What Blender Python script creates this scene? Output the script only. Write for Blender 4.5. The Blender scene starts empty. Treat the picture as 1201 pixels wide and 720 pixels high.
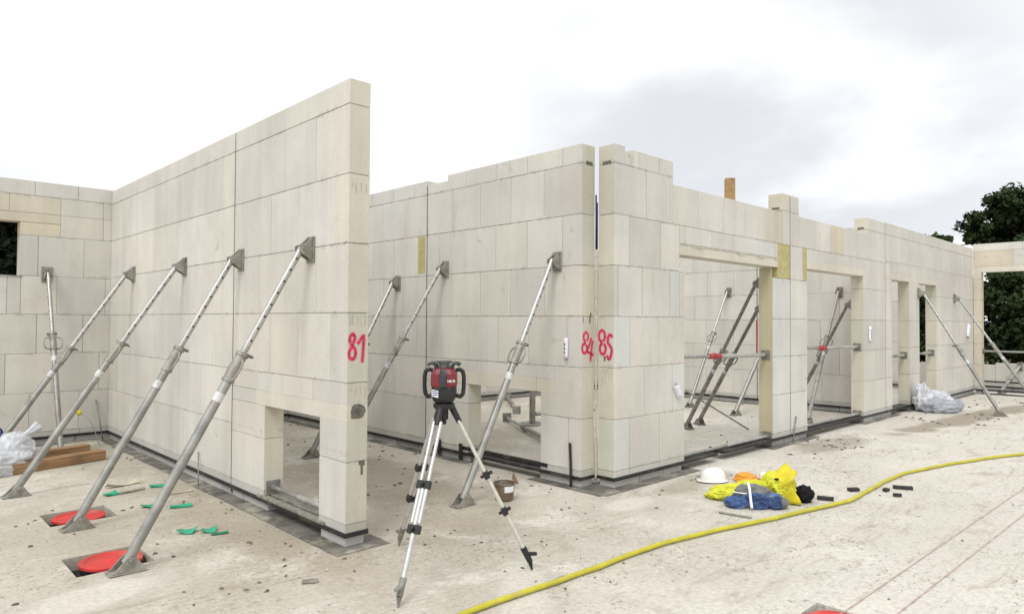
import bpy, bmesh, math, random
from mathutils import Vector, Matrix, noise
from math import sin, cos, pi, radians, sqrt, atan2, hypot

random.seed(7)
S = bpy.context.scene
COL = S.collection

# ------------------------------------------------------------------ camera
YAW, PITCH, ROLL, FPX, CAMH = 0.8047, 0.0209, 0.0059, 807.6, 1.6096
fw = Vector((cos(YAW)*cos(PITCH), sin(YAW)*cos(PITCH), sin(PITCH)))
rt = Vector((sin(YAW), -cos(YAW), 0)); up = rt.cross(fw)
r2 = rt*cos(ROLL) + up*sin(ROLL); u2 = up*cos(ROLL) - rt*sin(ROLL)
cd = bpy.data.cameras.new('camera'); cam = bpy.data.objects.new('camera', cd); COL.objects.link(cam)
m = Matrix((r2, u2, -fw)).transposed().to_4x4(); m.translation = (0, 0, CAMH)
cam.matrix_world = m
cd.sensor_width = 36; cd.lens = FPX/1201*36; cd.clip_start = .05; cd.clip_end = 2000
S.camera = cam

# ------------------------------------------------------------------ materials
def new_mat(name):
    M = bpy.data.materials.new(name); M.use_nodes = True
    nt = M.node_tree; b = nt.nodes['Principled BSDF']
    return M, nt, b
def N(nt, typ, **kw):
    n = nt.nodes.new(typ)
    for k, v in kw.items():
        if k in n.inputs.keys() if isinstance(k, str) else False: n.inputs[k].default_value = v
        else: setattr(n, k, v)
    return n
def link(nt, a, b): nt.links.new(a, b)
def math_n(nt, op, a, b=None, c=None, clamp=False):
    n = nt.nodes.new('ShaderNodeMath'); n.operation = op; n.use_clamp = clamp
    for i, v in enumerate((a, b, c)):
        if v is None: continue
        if isinstance(v, (int, float)): n.inputs[i].default_value = v
        else: link(nt, v, n.inputs[i])
    return n.outputs[0]
def noise_n(nt, vec, scale, detail=4, rough=.55, dist=0, scl=None):
    if scl:
        mp = nt.nodes.new('ShaderNodeMapping'); mp.inputs['Scale'].default_value = scl
        link(nt, vec, mp.inputs['Vector']); vec = mp.outputs[0]
    n = nt.nodes.new('ShaderNodeTexNoise'); n.inputs['Scale'].default_value = scale
    n.inputs['Detail'].default_value = detail; n.inputs['Roughness'].default_value = rough
    n.inputs['Distortion'].default_value = dist
    link(nt, vec, n.inputs['Vector']); return n.outputs['Fac']
def ramp(nt, fac, a, b, c0=0., c1=1.):
    n = nt.nodes.new('ShaderNodeMapRange'); n.clamp = True; n.interpolation_type = 'SMOOTHSTEP'
    link(nt, fac, n.inputs[0])
    for i, v in ((1, a), (2, b), (3, c0), (4, c1)): n.inputs[i].default_value = v
    return n.outputs[0]
def mixc(nt, fac, a, b, mode='MIX'):
    n = nt.nodes.new('ShaderNodeMix'); n.data_type = 'RGBA'; n.blend_type = mode
    for sock, v in ((n.inputs[0], fac), (n.inputs[6], a), (n.inputs[7], b)):
        if isinstance(v, (int, float)): sock.default_value = v
        elif isinstance(v, tuple): sock.default_value = (*v, 1)[:4]
        else: link(nt, v, sock)
    return n.outputs[2]
def bump(nt, b, h, strength, dist=.01):
    n = nt.nodes.new('ShaderNodeBump'); n.inputs['Strength'].default_value = strength
    n.inputs['Distance'].default_value = dist; link(nt, h, n.inputs['Height']); link(nt, n.outputs[0], b.inputs['Normal'])
def pos(nt): return nt.nodes.new('ShaderNodeNewGeometry').outputs['Position']
def objc(nt): return nt.nodes.new('ShaderNodeTexCoord').outputs['Object']

def simple(name, col, rough=.6, metal=0., var=.12, scale=14, bmp=.15, spec=.5, dirt=None):
    M, nt, b = new_mat(name); p = objc(nt)
    n = noise_n(nt, p, scale, 5)
    k = ramp(nt, n, .3, .7, 1-var, 1+var)
    c = mixc(nt, 1., col, k, 'MULTIPLY')
    if dirt:
        d = ramp(nt, noise_n(nt, p, scale*.6, 6, .65), .5, .68, 0, dirt[1])
        c = mixc(nt, d, c, dirt[0])
    link(nt, c, b.inputs['Base Color'])
    link(nt, ramp(nt, n, .3, .7, max(0, rough-.1), min(1, rough+.1)), b.inputs['Roughness'])
    b.inputs['Metallic'].default_value = metal; b.inputs['Specular IOR Level'].default_value = spec
    if bmp: bump(nt, b, noise_n(nt, p, scale*4, 4), bmp, .004)
    return M

def block_material(name, base=(.615, .595, .54), smear_z=True, rough_amt=.2, tint=True):
    M, nt, b = new_mat(name); p = pos(nt)
    at = nt.nodes.new('ShaderNodeAttribute'); at.attribute_name = 'tint'
    c = mixc(nt, 1., base, at.outputs['Color'] if tint else (1., 1., 1.), 'MULTIPLY')
    # broad blotches and the vertical bands left by pressing the blocks
    c = mixc(nt, 1., c, ramp(nt, noise_n(nt, p, .9, 6, .62), .3, .7, .90, 1.06), 'MULTIPLY')
    c = mixc(nt, 1., c, ramp(nt, noise_n(nt, p, 1., 3, .5, scl=(5.5, 5.5, .45)), .32, .68, .965, 1.03), 'MULTIPLY')
    c = mixc(nt, 1., c, ramp(nt, noise_n(nt, p, 1., 2, .5, scl=(24, 24, 1.6)), .3, .7, .985, 1.012), 'MULTIPLY')
    fine = noise_n(nt, p, 55, 5, .65)
    c = mixc(nt, 1., c, ramp(nt, fine, .3, .7, .96, 1.035), 'MULTIPLY')
    # dark scuffs and rub marks
    sc = math_n(nt, 'MULTIPLY', ramp(nt, noise_n(nt, p, 3.2, 7, .72, 1.4), .60, .72), ramp(nt, noise_n(nt, p, .8, 2), .45, .6))
    c = mixc(nt, math_n(nt, 'MULTIPLY', sc, .42), c, (.30, .28, .225))
    # warm rusty / damp runs
    wr = math_n(nt, 'MULTIPLY', ramp(nt, noise_n(nt, p, 1., 4, .6, scl=(4, 4, .7)), .62, .74), ramp(nt, noise_n(nt, p, .6, 2), .5, .62))
    c = mixc(nt, math_n(nt, 'MULTIPLY', wr, .42), c, (.40, .345, .235))
    # grey glue squeezed out of the bed joints (one every half metre)
    sep = nt.nodes.new('ShaderNodeSeparateXYZ'); link(nt, p, sep.inputs[0])
    if smear_z:
        f = math_n(nt, 'FRACT', math_n(nt, 'MULTIPLY', math_n(nt, 'SUBTRACT', sep.outputs[2], .164-.25), 2.))
        d = math_n(nt, 'ABSOLUTE', math_n(nt, 'SUBTRACT', f, .5))      # 0 on the joint
        wob = noise_n(nt, p, 9, 5, .7)
        th = math_n(nt, 'MULTIPLY', ramp(nt, wob, .48, .72), .075)
        sm = math_n(nt, 'LESS_THAN', d, th)
        c = mixc(nt, math_n(nt, 'MULTIPLY', sm, .42), c, (.40, .385, .34))
        # broken edges along the joints, brownish
        chn = noise_n(nt, p, 4.3, 6, .75, .8)
        ch = math_n(nt, 'LESS_THAN', d, math_n(nt, 'MULTIPLY', ramp(nt, chn, .58, .72), .05))
        c = mixc(nt, math_n(nt, 'MULTIPLY', ch, .45), c, (.30, .275, .215))
    # tiny pock marks
    v = nt.nodes.new('ShaderNodeTexVoronoi'); v.inputs['Scale'].default_value = 42; link(nt, p, v.inputs['Vector'])
    pk = math_n(nt, 'MULTIPLY', math_n(nt, 'LESS_THAN', v.outputs['Distance'], .16), ramp(nt, noise_n(nt, p, 2.1, 3), .5, .66))
    c = mixc(nt, math_n(nt, 'MULTIPLY', pk, .35), c, (.3, .28, .22))
    link(nt, c, b.inputs['Base Color']); b.inputs['Roughness'].default_value = .92
    b.inputs['Specular IOR Level'].default_value = .2
    hh = math_n(nt, 'ADD', math_n(nt, 'MULTIPLY', fine, .5), noise_n(nt, p, 14, 4))
    bump(nt, b, hh, rough_amt, .008)
    return M

def concrete_floor():
    M, nt, b = new_mat('slab_concrete'); p = pos(nt)
    big = noise_n(nt, p, .35, 6, .6, .5)
    mid = noise_n(nt, p, 1.7, 7, .66, .6)
    fine = noise_n(nt, p, 30, 6, .7)
    c = mixc(nt, ramp(nt, big, .36, .64), (.425, .388, .315), (.585, .55, .475))
    # darker and warmer towards the left bay, paler towards the right foreground
    sep = nt.nodes.new('ShaderNodeSeparateXYZ'); link(nt, p, sep.inputs[0])
    dx = math_n(nt, 'SUBTRACT', math_n(nt, 'MULTIPLY', sep.outputs[0], .5), math_n(nt, 'MULTIPLY', sep.outputs[1], .8))
    dx = math_n(nt, 'ADD', dx, math_n(nt, 'MULTIPLY', mid, 2.5))
    c = mixc(nt, ramp(nt, dx, -1.2, 2.6, 0, .6), c, (.645, .62, .56))
    c = mixc(nt, ramp(nt, mid, .53, .68, 0, .75), c, (.65, .62, .545))
    c = mixc(nt, ramp(nt, mid, .44, .28, 0, .5), c, (.33, .29, .215))
    # swept streaks
    st = noise_n(nt, p, 1., 6, .7, 1.2, scl=(1.1, 6.5, 1))
    c = mixc(nt, ramp(nt, st, .54, .68, 0, .5), c, (.33, .285, .205))
    st2 = noise_n(nt, p, 1., 6, .7, 1.0, scl=(7., 1.6, 1))
    c = mixc(nt, ramp(nt, st2, .60, .72, 0, .38), c, (.36, .32, .25))
    # dark scuffs, tyre rub and foot marks
    sc = math_n(nt, 'MULTIPLY', ramp(nt, noise_n(nt, p, 4.5, 9, .78, 2.2), .555, .65), ramp(nt, noise_n(nt, p, .55, 4, .6), .42, .58))
    c = mixc(nt, math_n(nt, 'MULTIPLY', sc, .75), c, (.19, .17, .135))
    v = nt.nodes.new('ShaderNodeTexVoronoi'); v.voronoi_dimensions = '2D'; v.inputs['Scale'].default_value = 11.; v.inputs['Randomness'].default_value = 1
    mp = nt.nodes.new('ShaderNodeMapping'); mp.inputs['Scale'].default_value = (1, 1.7, 1); link(nt, p, mp.inputs[0])
    ad = nt.nodes.new('ShaderNodeVectorMath'); ad.operation = 'ADD'; link(nt, mp.outputs[0], ad.inputs[0])
    nn = nt.nodes.new('ShaderNodeTexNoise'); nn.inputs['Scale'].default_value = 16; link(nt, p, nn.inputs[0])
    sc2 = nt.nodes.new('ShaderNodeVectorMath'); sc2.operation = 'SCALE'; sc2.inputs['Scale'].default_value = .22; link(nt, nn.outputs['Color'], sc2.inputs[0])
    link(nt, sc2.outputs[0], ad.inputs[1]); link(nt, ad.outputs[0], v.inputs['Vector'])
    sp = math_n(nt, 'MULTIPLY', ramp(nt, v.outputs['Distance'], .20, .10), ramp(nt, noise_n(nt, p, 1.1, 5, .7), .44, .58))
    c = mixc(nt, math_n(nt, 'MULTIPLY', sp, .58), c, (.18, .155, .115))
    v2 = nt.nodes.new('ShaderNodeTexVoronoi'); v2.voronoi_dimensions = '2D'; v2.inputs['Scale'].default_value = 24.; link(nt, ad.outputs[0], v2.inputs['Vector'])
    lf = math_n(nt, 'MULTIPLY', ramp(nt, v2.outputs['Distance'], .26, .14), ramp(nt, noise_n(nt, p, 1.4, 5, .7), .46, .6))
    c = mixc(nt, math_n(nt, 'MULTIPLY', lf, .42), c, (.70, .68, .62))
    sc3 = math_n(nt, 'MULTIPLY', ramp(nt, noise_n(nt, p, 1., 9, .78, 1.2, scl=(3.2, 9., 1)), .565, .65), ramp(nt, noise_n(nt, p, .9, 4, .6), .45, .6))
    c = mixc(nt, math_n(nt, 'MULTIPLY', sc3, .6), c, (.215, .19, .145))
    sc4 = math_n(nt, 'MULTIPLY', ramp(nt, noise_n(nt, p, 1., 9, .78, 1.2, scl=(9., 3.2, 1)), .575, .66), ramp(nt, noise_n(nt, p, .8, 4, .6), .45, .6))
    c = mixc(nt, math_n(nt, 'MULTIPLY', sc4, .5), c, (.215, .19, .145))
    # damp, darker and paler patches with a shape of their own
    def patch(cx, cy, rx, ry, ang, col, amt, edge=.35):
        nonlocal c
        mp = nt.nodes.new('ShaderNodeMapping'); mp.vector_type = 'TEXTURE'
        mp.inputs['Location'].default_value = (cx, cy, 0); mp.inputs['Rotation'].default_value = (0, 0, ang); mp.inputs['Scale'].default_value = (rx, ry, 100)
        link(nt, p, mp.inputs[0])
        L = nt.nodes.new('ShaderNodeVectorMath'); L.operation = 'LENGTH'; link(nt, mp.outputs[0], L.inputs[0])
        d = math_n(nt, 'ADD', L.outputs['Value'], math_n(nt, 'MULTIPLY', math_n(nt, 'SUBTRACT', mid, .5), 1.6))
        c = mixc(nt, ramp(nt, d, 1.05, 1.05-edge, 0, amt), c, col)
    patch(14.2, 3.05, 3.6, .32, radians(-6), (.27, .225, .165), .75)
    patch(9.6, 3.7, 1.1, .35, 0, (.24, .205, .15), .55, .5)
    patch(6.3, 3.75, 1.0, .22, 0, (.33, .29, .22), .6, .6)
    patch(2.3, 5.4, .35, 2.6, 0, (.34, .29, .22), .5, .6)
    patch(3.9, 6.1, .8, 1.9, 0, (.31, .265, .195), .6, .6)  # darker floor between walls 81 and 84
    patch(3.6, 4.3, .9, .5, .4, (.34, .30, .23), .45, .6)
    patch(1.95, 9.6, 1.0, .9, 0, (.30, .285, .22), .5, .6)
    patch(1.1, 4.6, .5, .22, .2, (.66, .63, .57), .7, .6)
    patch(1.0, 7.7, .4, .25, .2, (.70, .68, .63), .6, .6)
    patch(3.0, 3.0, .7, .2, .8, (.64, .61, .54), .6, .6)
    patch(5.0, 3.7, .35, .16, 0, (.66, .63, .56), .7, .6)
    c = mixc(nt, 1., c, ramp(nt, fine, .3, .7, .86, 1.1), 'MULTIPLY')
    link(nt, c, b.inputs['Base Color'])
    link(nt, ramp(nt, mid, .3, .7, .75, .95), b.inputs['Roughness']); b.inputs['Specular IOR Level'].default_value = .25
    hh = math_n(nt, 'ADD', math_n(nt, 'MULTIPLY', fine, .5), math_n(nt, 'MULTIPLY', mid, 1.5))
    bump(nt, b, hh, .35, .012)
    return M

MAT = {}
MAT['block'] = block_material('pale_sand_lime_block')
MAT['lintel'] = block_material('lintel_concrete', (.63, .60, .53), False, .3)
MAT['base'] = block_material('grey_base_block', (.44, .44, .43), False, .5)
MAT['mortar'] = simple('joint_mortar', (.34, .32, .275), .95, 0, .2, 20, .3, .1)
MAT['joint'] = simple('dark_joint_strip', (.13, .12, .10), .9, 0, .3, 12, .2, .1)
MAT['strip'] = simple('black_sealing_strip', (.018, .018, .018), .55, 0, .3, 9, .2, .4, ((.12, .11, .09), .5))
MAT['sheet'] = simple('bitumen_sheet', (.155, .147, .125), .8, 0, .35, 5, .5, .3, ((.42, .39, .31), .95))
MAT['galv'] = simple('galvanised_steel', (.33, .33, .305), .45, .6, .2, 9, .1, .5, ((.32, .30, .26), .6))
MAT['galv_light'] = simple('bright_galvanised_steel', (.45, .45, .425), .40, .6, .15, 9, .08, .5, ((.5, .48, .42), .4))
MAT['galv_dark'] = simple('weathered_and_backlit_steel', (.235, .23, .21), .6, .35, .3, 12, .2, .5, ((.22, .19, .13), .6))  # weathered parts, and the backlit shade of the braces behind wall 85
MAT['collar'] = simple('worn_zinc_steel', (.31, .305, .265), .55, .4, .3, 14, .2, .5, ((.24, .21, .15), .6))
MAT['steel_plate'] = simple('dull_steel_plate', (.30, .29, .25), .6, .4, .3, 16, .3, .5, ((.30, .26, .19), .6))
MAT['hole'] = simple('pin_hole_shade', (.02, .02, .02), .9, 0, .1)
MAT['red_paint'] = simple('red_paint', (.36, .028, .035), .5, 0, .2, 20, .1, .5)
MAT['red_lid'] = simple('red_plastic_lid', (.56, .045, .04), .55, 0, .16, 5, .1, .35, ((.48, .24, .18), .6))
MAT['graffiti'] = simple('red_marker_spray', (.95, .06, .20), .7, 0, .18, 30, .05, .2)
MAT['black_plastic'] = simple('black_plastic', (.014, .014, .015), .5, 0, .2, 20, .1, .5)
MAT['dark_grey_plastic'] = simple('charcoal_plastic', (.035, .037, .042), .45, 0, .2, 20, .1, .5)
MAT['red_plastic'] = simple('deep_red_plastic', (.17, .018, .024), .42, 0, .15, 14, .08, .5)
MAT['alu'] = simple('brushed_aluminium', (.58, .58, .57), .36, .7, .08, 25, .04, .5)
MAT['cream_alu'] = simple('dusty_aluminium', (.63, .61, .54), .45, .45, .1, 25, .05, .5)
MAT['yellow_hose'] = simple('yellow_hose_rubber', (.50, .455, .035), .5, 0, .12, 8, .15, .4, ((.42, .38, .14), .5))
MAT['yellow_fabric'] = simple('fluorescent_yellow_fabric', (.62, .63, .05), .6, 0, .1, 9, .15, .3)
MAT['yellow_warm'] = simple('warm_yellow_fabric', (.66, .57, .03), .6, 0, .1, 9, .15, .3)
MAT['blue_fabric'] = simple('blue_work_fabric', (.06, .105, .23), .85, 0, .4, 9, .5, .2, ((.24, .265, .30), 1.))
MAT['grey_fabric'] = simple('grey_fabric', (.19, .19, .185), .9, 0, .25, 16, .4, .2)
MAT['black_fabric'] = simple('black_fabric', (.012, .012, .013), .9, 0, .3, 20, .4, .2)
MAT['white_strap'] = simple('white_strap', (.78, .78, .76), .6, 0, .06, 10, .1)
MAT['white_plastic'] = simple('white_helmet_plastic', (.82, .82, .80), .32, 0, .04, 5, .02, .5, ((.6, .57, .5), .2))
MAT['orange_plastic'] = simple('orange_plastic', (.80, .33, .015), .42, 0, .1, 8, .05, .5)
MAT['film'] = simple('white_plastic_film', (.66, .68, .71), .3, 0, .12, 7, .25, .6)
MAT['film_grey'] = simple('greyish_plastic_film', (.40, .42, .46), .35, 0, .2, 7, .25, .6)
MAT['wood'] = None
MAT['green'] = simple('green_plastic', (.015, .36, .20), .45, 0, .15, 16, .1, .5)
MAT['green_dark'] = simple('dark_green_plastic', (.02, .20, .10), .5, 0, .15, 16, .1, .5)
MAT['paper'] = simple('white_paper', (.76, .77, .82), .7, 0, .06, 14, .05, .3)
MAT['old_label'] = simple('worn_label', (.62, .62, .62), .6, .1, .1, 22, .05, .3, ((.2, .2, .22), .8))
MAT['ink'] = simple('blue_black_ink', (.06, .07, .16), .8, 0, .1)
MAT['insul'] = simple('yellow_insulation_board', (.47, .42, .21), .95, 0, .12, 14, .3, .1)
MAT['reveal'] = block_material('yellowish_render', (.47, .43, .29), False, .5, False)
MAT['glue'] = simple('pale_grey_glue', (.46, .435, .37), .95, 0, .2, 20, .2, .1)
MAT['patch'] = simple('grey_mortar_and_slot_shade', (.14, .132, .11), .95, 0, .3, 26, .6, .1)  # mortar and scrape marks, and the painted shade of the grip slots
MAT['foam'] = simple('navy_foam_cord', (.012, .013, .05), .8, 0, .2)
MAT['cream_foam'] = simple('cream_foam_filler', (.50, .46, .36), .9, 0, .15, 22, .5, .1)
MAT['bucket'] = simple('brown_plastic_bucket', (.17, .115, .075), .6, 0, .2, 11, .2, .4, ((.36, .30, .22), .5))
MAT['blue_plastic'] = simple('blue_plastic', (.012, .035, .22), .45, 0, .15)
MAT['chip'] = simple('dark_rubber_scrap', (.03, .028, .028), .7, 0, .3, 20, .3)
MAT['grit'] = simple('grit_crumbs', (.15, .13, .10), .9, 0, .35, 8, .2)
MAT['pink'] = simple('pink_chalk', (.47, .36, .32), .9, 0, .2, 12, .05)
MAT['soil'] = simple('trodden_soil', (.14, .115, .075), .95, 0, .3, .6, .4, .2, ((.06, .085, .03), .8))
MAT['bark'] = simple('bark', (.06, .045, .032), .9, 0, .3, 6, .6, .2)

def film_mat(name, col, tr):
    M, nt, b = new_mat(name); p = objc(nt)
    n = noise_n(nt, p, 9, 5, .6, .5)
    link(nt, mixc(nt, 1., col, ramp(nt, n, .3, .7, .82, 1.12), 'MULTIPLY'), b.inputs['Base Color'])
    b.inputs['Roughness'].default_value = .28; b.inputs['Transmission Weight'].default_value = tr; b.inputs['IOR'].default_value = 1.2
    bump(nt, b, n, .4, .02); return M
MAT['film'] = film_mat('white_plastic_film', (.74, .76, .80), .25)
MAT['film_grey'] = film_mat('greyish_plastic_film', (.50, .53, .58), .3)
def wood_mat(name, a, b_):
    M, nt, b = new_mat(name); p = objc(nt)
    g = noise_n(nt, p, 1., 6, .65, .6, scl=(2.2, 40, 40))
    c = mixc(nt, ramp(nt, g, .35, .65), a, b_)
    c = mixc(nt, ramp(nt, noise_n(nt, p, 5, 4), .55, .7, 0, .4), c, (.12, .08, .045))
    link(nt, c, b.inputs['Base Color']); b.inputs['Roughness'].default_value = .8
    bump(nt, b, g, .3, .004); return M
MAT['wood'] = wood_mat('brown_timber', (.25, .14, .065), (.38, .235, .12))
MAT['wood_post'] = wood_mat('tan_timber', (.33, .205, .09), (.44, .29, .13))
MAT['floor'] = concrete_floor()

def leaf_material(name, lo, hi):
    M, nt, b = new_mat(name)
    at = nt.nodes.new('ShaderNodeAttribute'); at.attribute_name = 'tint'
    sp = nt.nodes.new('ShaderNodeSeparateColor'); link(nt, at.outputs['Color'], sp.inputs[0])
    c = mixc(nt, sp.outputs[0], lo, hi)
    link(nt, c, b.inputs['Base Color']); b.inputs['Roughness'].default_value = .75
    b.inputs['Specular IOR Level'].default_value = .12
    return M
MAT['leaf'] = leaf_material('dark_leaves', (.011, .020, .007), (.042, .066, .022))
MAT['leaf_dark'] = leaf_material('very_dark_leaves', (.004, .007, .003), (.012, .018, .008))
MAT['leaf2'] = leaf_material('mid_leaves', (.012, .024, .007), (.05, .08, .022))

# ------------------------------------------------------------------ mesh helpers
def tag(o, label=None, cat=None, group=None, kind=None):
    if label: o['label'] = label
    if cat: o['category'] = cat
    if group: o['group'] = group
    if kind: o['kind'] = kind
    return o
def thing(name, label, cat, loc=(0, 0, 0), rotz=0., group=None, kind='thing'):
    o = bpy.data.objects.new(name, None); COL.objects.link(o)
    o.empty_display_size = .1
    o.location = loc; o.rotation_euler = (0, 0, rotz)
    return tag(o, label, cat, group, kind)
def tmat(t): return Matrix.Translation(t.location) @ Matrix.Rotation(t.rotation_euler.z, 4, 'Z')
def obj(name, bm, mat, parent=None, bevel=0., smooth=False, world=True, sub=0, seg=2):
    """link bm as ONE mesh object; world=True: bm is in world coordinates, also under a parent"""
    me = bpy.data.meshes.new(name); bm.normal_update(); bm.to_mesh(me); bm.free()
    for mm in (mat if isinstance(mat, (list, tuple)) else [mat]): me.materials.append(mm)
    o = bpy.data.objects.new(name, me); COL.objects.link(o)
    if smooth:
        for p in me.polygons: p.use_smooth = True
        if smooth == 'auto':
            for p in me.polygons: p.use_smooth = True
            me.set_sharp_from_angle(angle=radians(40))
    if parent is not None:
        o.parent = parent
        if world:
            t = parent
            Mx = Matrix.Identity(4); chain = []
            while t is not None: chain.append(t); t = t.parent
            for t in reversed(chain):
                Mx = Mx @ t.matrix_parent_inverse @ tmat(t)
            o.matrix_parent_inverse = Mx.inverted()
    if bevel:
        md = o.modifiers.new('bevel', 'BEVEL'); md.width = bevel; md.segments = seg; md.limit_method = 'ANGLE'; md.angle_limit = radians(40)
    if sub:
        md = o.modifiers.new('sub', 'SUBSURF'); md.levels = sub; md.render_levels = sub
    return o
def root_at(o, loc):
    """move a world-built single-mesh thing's origin to loc"""
    o.data.transform(Matrix.Translation(-Vector(loc))); o.location = loc; return o

def box(bm, lo, hi, mi=0, rot=None, jit=0.):
    lo = Vector(lo); hi = Vector(hi)
    vs = []
    for x in (lo.x, hi.x):
        for y in (lo.y, hi.y):
            for z in (lo.z, hi.z):
                v = Vector((x, y, z))
                if jit: v += Vector((random.uniform(-jit, jit),)*3)
                if rot is not None: v = rot @ v
                vs.append(bm.verts.new(v))
    fs = []
    for f in ((0, 1, 3, 2), (4, 6, 7, 5), (0, 4, 5, 1), (2, 3, 7, 6), (0, 2, 6, 4), (1, 5, 7, 3)):
        q = bm.faces.new([vs[i] for i in f]); q.material_index = mi; fs.append(q)
    return fs
def frame(d):
    d = Vector(d).normalized()
    a = Vector((0, 0, 1)) if abs(d.z) < .9 else Vector((1, 0, 0))
    u = d.cross(a).normalized(); return u, d.cross(u).normalized()
def cyl(bm, p0, p1, r0, r1=None, seg=16, cap=True, mi=0):
    p0 = Vector(p0); p1 = Vector(p1); r1 = r0 if r1 is None else r1
    u, w = frame(p1-p0); A, B = [], []
    for i in range(seg):
        a = 2*pi*i/seg; d = u*cos(a)+w*sin(a)
        A.append(bm.verts.new(p0+d*r0)); B.append(bm.verts.new(p1+d*r1))
    for i in range(seg):
        j = (i+1) % seg; f = bm.faces.new((A[i], A[j], B[j], B[i])); f.material_index = mi
    if cap:
        f = bm.faces.new(A[::-1]); f.material_index = mi; f = bm.faces.new(B); f.material_index = mi
def tube(bm, pts, r, seg=10, closed=False, mi=0, flat=1.):
    pts = [Vector(p) for p in pts]; n = len(pts); rings = []
    pu = None
    for i, p in enumerate(pts):
        d = (pts[(i+1) % n]-pts[i-1]) if closed else (pts[min(i+1, n-1)]-pts[max(i-1, 0)])
        d.normalize()
        if pu is None: u, w = frame(d)
        else:
            u = (pu-d*pu.dot(d)).normalized(); w = d.cross(u)
        pu = u; rr = r(i/(n-1)) if callable(r) else r
        rings.append([bm.verts.new(p+(u*cos(2*pi*k/seg)+w*sin(2*pi*k/seg)*flat)*rr) for k in range(seg)])
    m_ = n if closed else n-1
    for i in range(m_):
        A, B = rings[i], rings[(i+1) % n]
        for k in range(seg):
            f = bm.faces.new((A[k], A[(k+1) % seg], B[(k+1) % seg], B[k])); f.material_index = mi
    if not closed:
        f = bm.faces.new(rings[0][::-1]); f.material_index = mi; f = bm.faces.new(rings[-1]); f.material_index = mi
def prism(bm, poly, ext, mi=0):
    """poly: list of 3D points, extruded by vector ext"""
    ext = Vector(ext); A = [bm.verts.new(Vector(p)) for p in poly]; B = [bm.verts.new(Vector(p)+ext) for p in poly]
    n = len(A)
    f = bm.faces.new(A[::-1]); f.material_index = mi; f = bm.faces.new(B); f.material_index = mi
    for i in range(n):
        j = (i+1) % n; f = bm.faces.new((A[i], A[j], B[j], B[i])); f.material_index = mi
    bmesh.ops.recalc_face_normals(bm, faces=bm.faces[:])
def lathe(bm, prof, c=(0, 0, 0), seg=28, sx=1., sy=1., mi=0, cap0=False, cap1=False):
    c = Vector(c); rings = []
    for r, z in prof:
        rings.append([bm.verts.new(c+Vector((r*cos(2*pi*k/seg)*sx, r*sin(2*pi*k/seg)*sy, z))) for k in range(seg)])
    for A, B in zip(rings, rings[1:]):
        for k in range(seg):
            f = bm.faces.new((A[k], A[(k+1) % seg], B[(k+1) % seg], B[k])); f.material_index = mi
    if cap0: f = bm.faces.new(rings[0][::-1]); f.material_index = mi
    if cap1: f = bm.faces.new(rings[-1]); f.material_index = mi
def blob(bm, c, r, seed=0, amp=.25, freq=3., sub=4, rot=0., flat_z=None, mi=0, ridge=0.):
    """a crumpled closed lump resting on flat_z"""
    tmp = bmesh.new(); bmesh.ops.create_icosphere(tmp, subdivisions=sub, radius=1.)
    R = Matrix.Rotation(rot, 3, 'Z'); vm = {}
    for v in tmp.verts:
        d = v.co.normalized(); q = d*freq+Vector((seed*7.3, seed*3.1, seed*1.7))
        k = 1+amp*(noise.fractal(q, 1., 2., 2))
        if ridge:
            for o_, am in ((1.3, 1.5), (2.7, .9), (5.2, .38)):
                qq = Vector((d.x*freq*o_*.45, d.y*freq*o_*1.3, d.z*freq*o_))+Vector((seed*5.1, 3, 7))
                k += ridge*am*(.28-abs(noise.noise(qq)))
        p = Vector((d.x*r[0], d.y*r[1], d.z*r[2]))*k
        p = R @ p+Vector(c)
        if flat_z is not None and p.z < flat_z: p.z = flat_z+ .15*(flat_z-p.z)*0
        vm[v] = bm.verts.new(p)
    for f in tmp.faces:
        q = bm.faces.new([vm[v] for v in f.verts]); q.material_index = mi
    tmp.free()

def catmull(pts, n=8):
    P_ = [Vector(p) for p in pts]; P_ = [P_[0]*2-P_[1]]+P_+[P_[-1]*2-P_[-2]]; out = []
    for i in range(1, len(P_)-2):
        a, b, c, d = P_[i-1:i+3]
        for k in range(n):
            t = k/n; out.append(.5*((2*b)+(-a+c)*t+(2*a-5*b+4*c-d)*t*t+(-a+3*b-3*c+d)*t**3))
    out.append(P_[-2]); return out

# ------------------------------------------------------------------ block walls
class Wall:
    """axis 'x': face looks towards -x, s runs along y;  axis 'y': face looks towards -y, s runs along x"""
    def __init__(s, axis, face, T): s.axis, s.face, s.T = axis, face, T
    def P(s, a, t, z): return Vector((s.face+t, a, z)) if s.axis == 'x' else Vector((a, s.face+t, z))
    def box(s, bm, a0, a1, z0, z1, t0, t1, mi=0):
        p, q = s.P(a0, t0, z0), s.P(a1, t1, z1)
        return box(bm, (min(p.x, q.x), min(p.y, q.y), z0), (max(p.x, q.x), max(p.y, q.y), z1), mi)
def cells(z0, z1, s0, s1, joints=(), tint=None, step=None):
    js = sorted(j for j in joints if s0+.03 < j < s1-.03)
    if step:
        last = js[-1] if js else s0
        while last+step < s1-.15:
            last += step*random.uniform(.96, 1.04); js.append(last)
        js = sorted(set(js))
    e = [s0]+js+[s1]
    return [[e[i], e[i+1], z0, z1, tint] for i in range(len(e)-1)]
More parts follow.
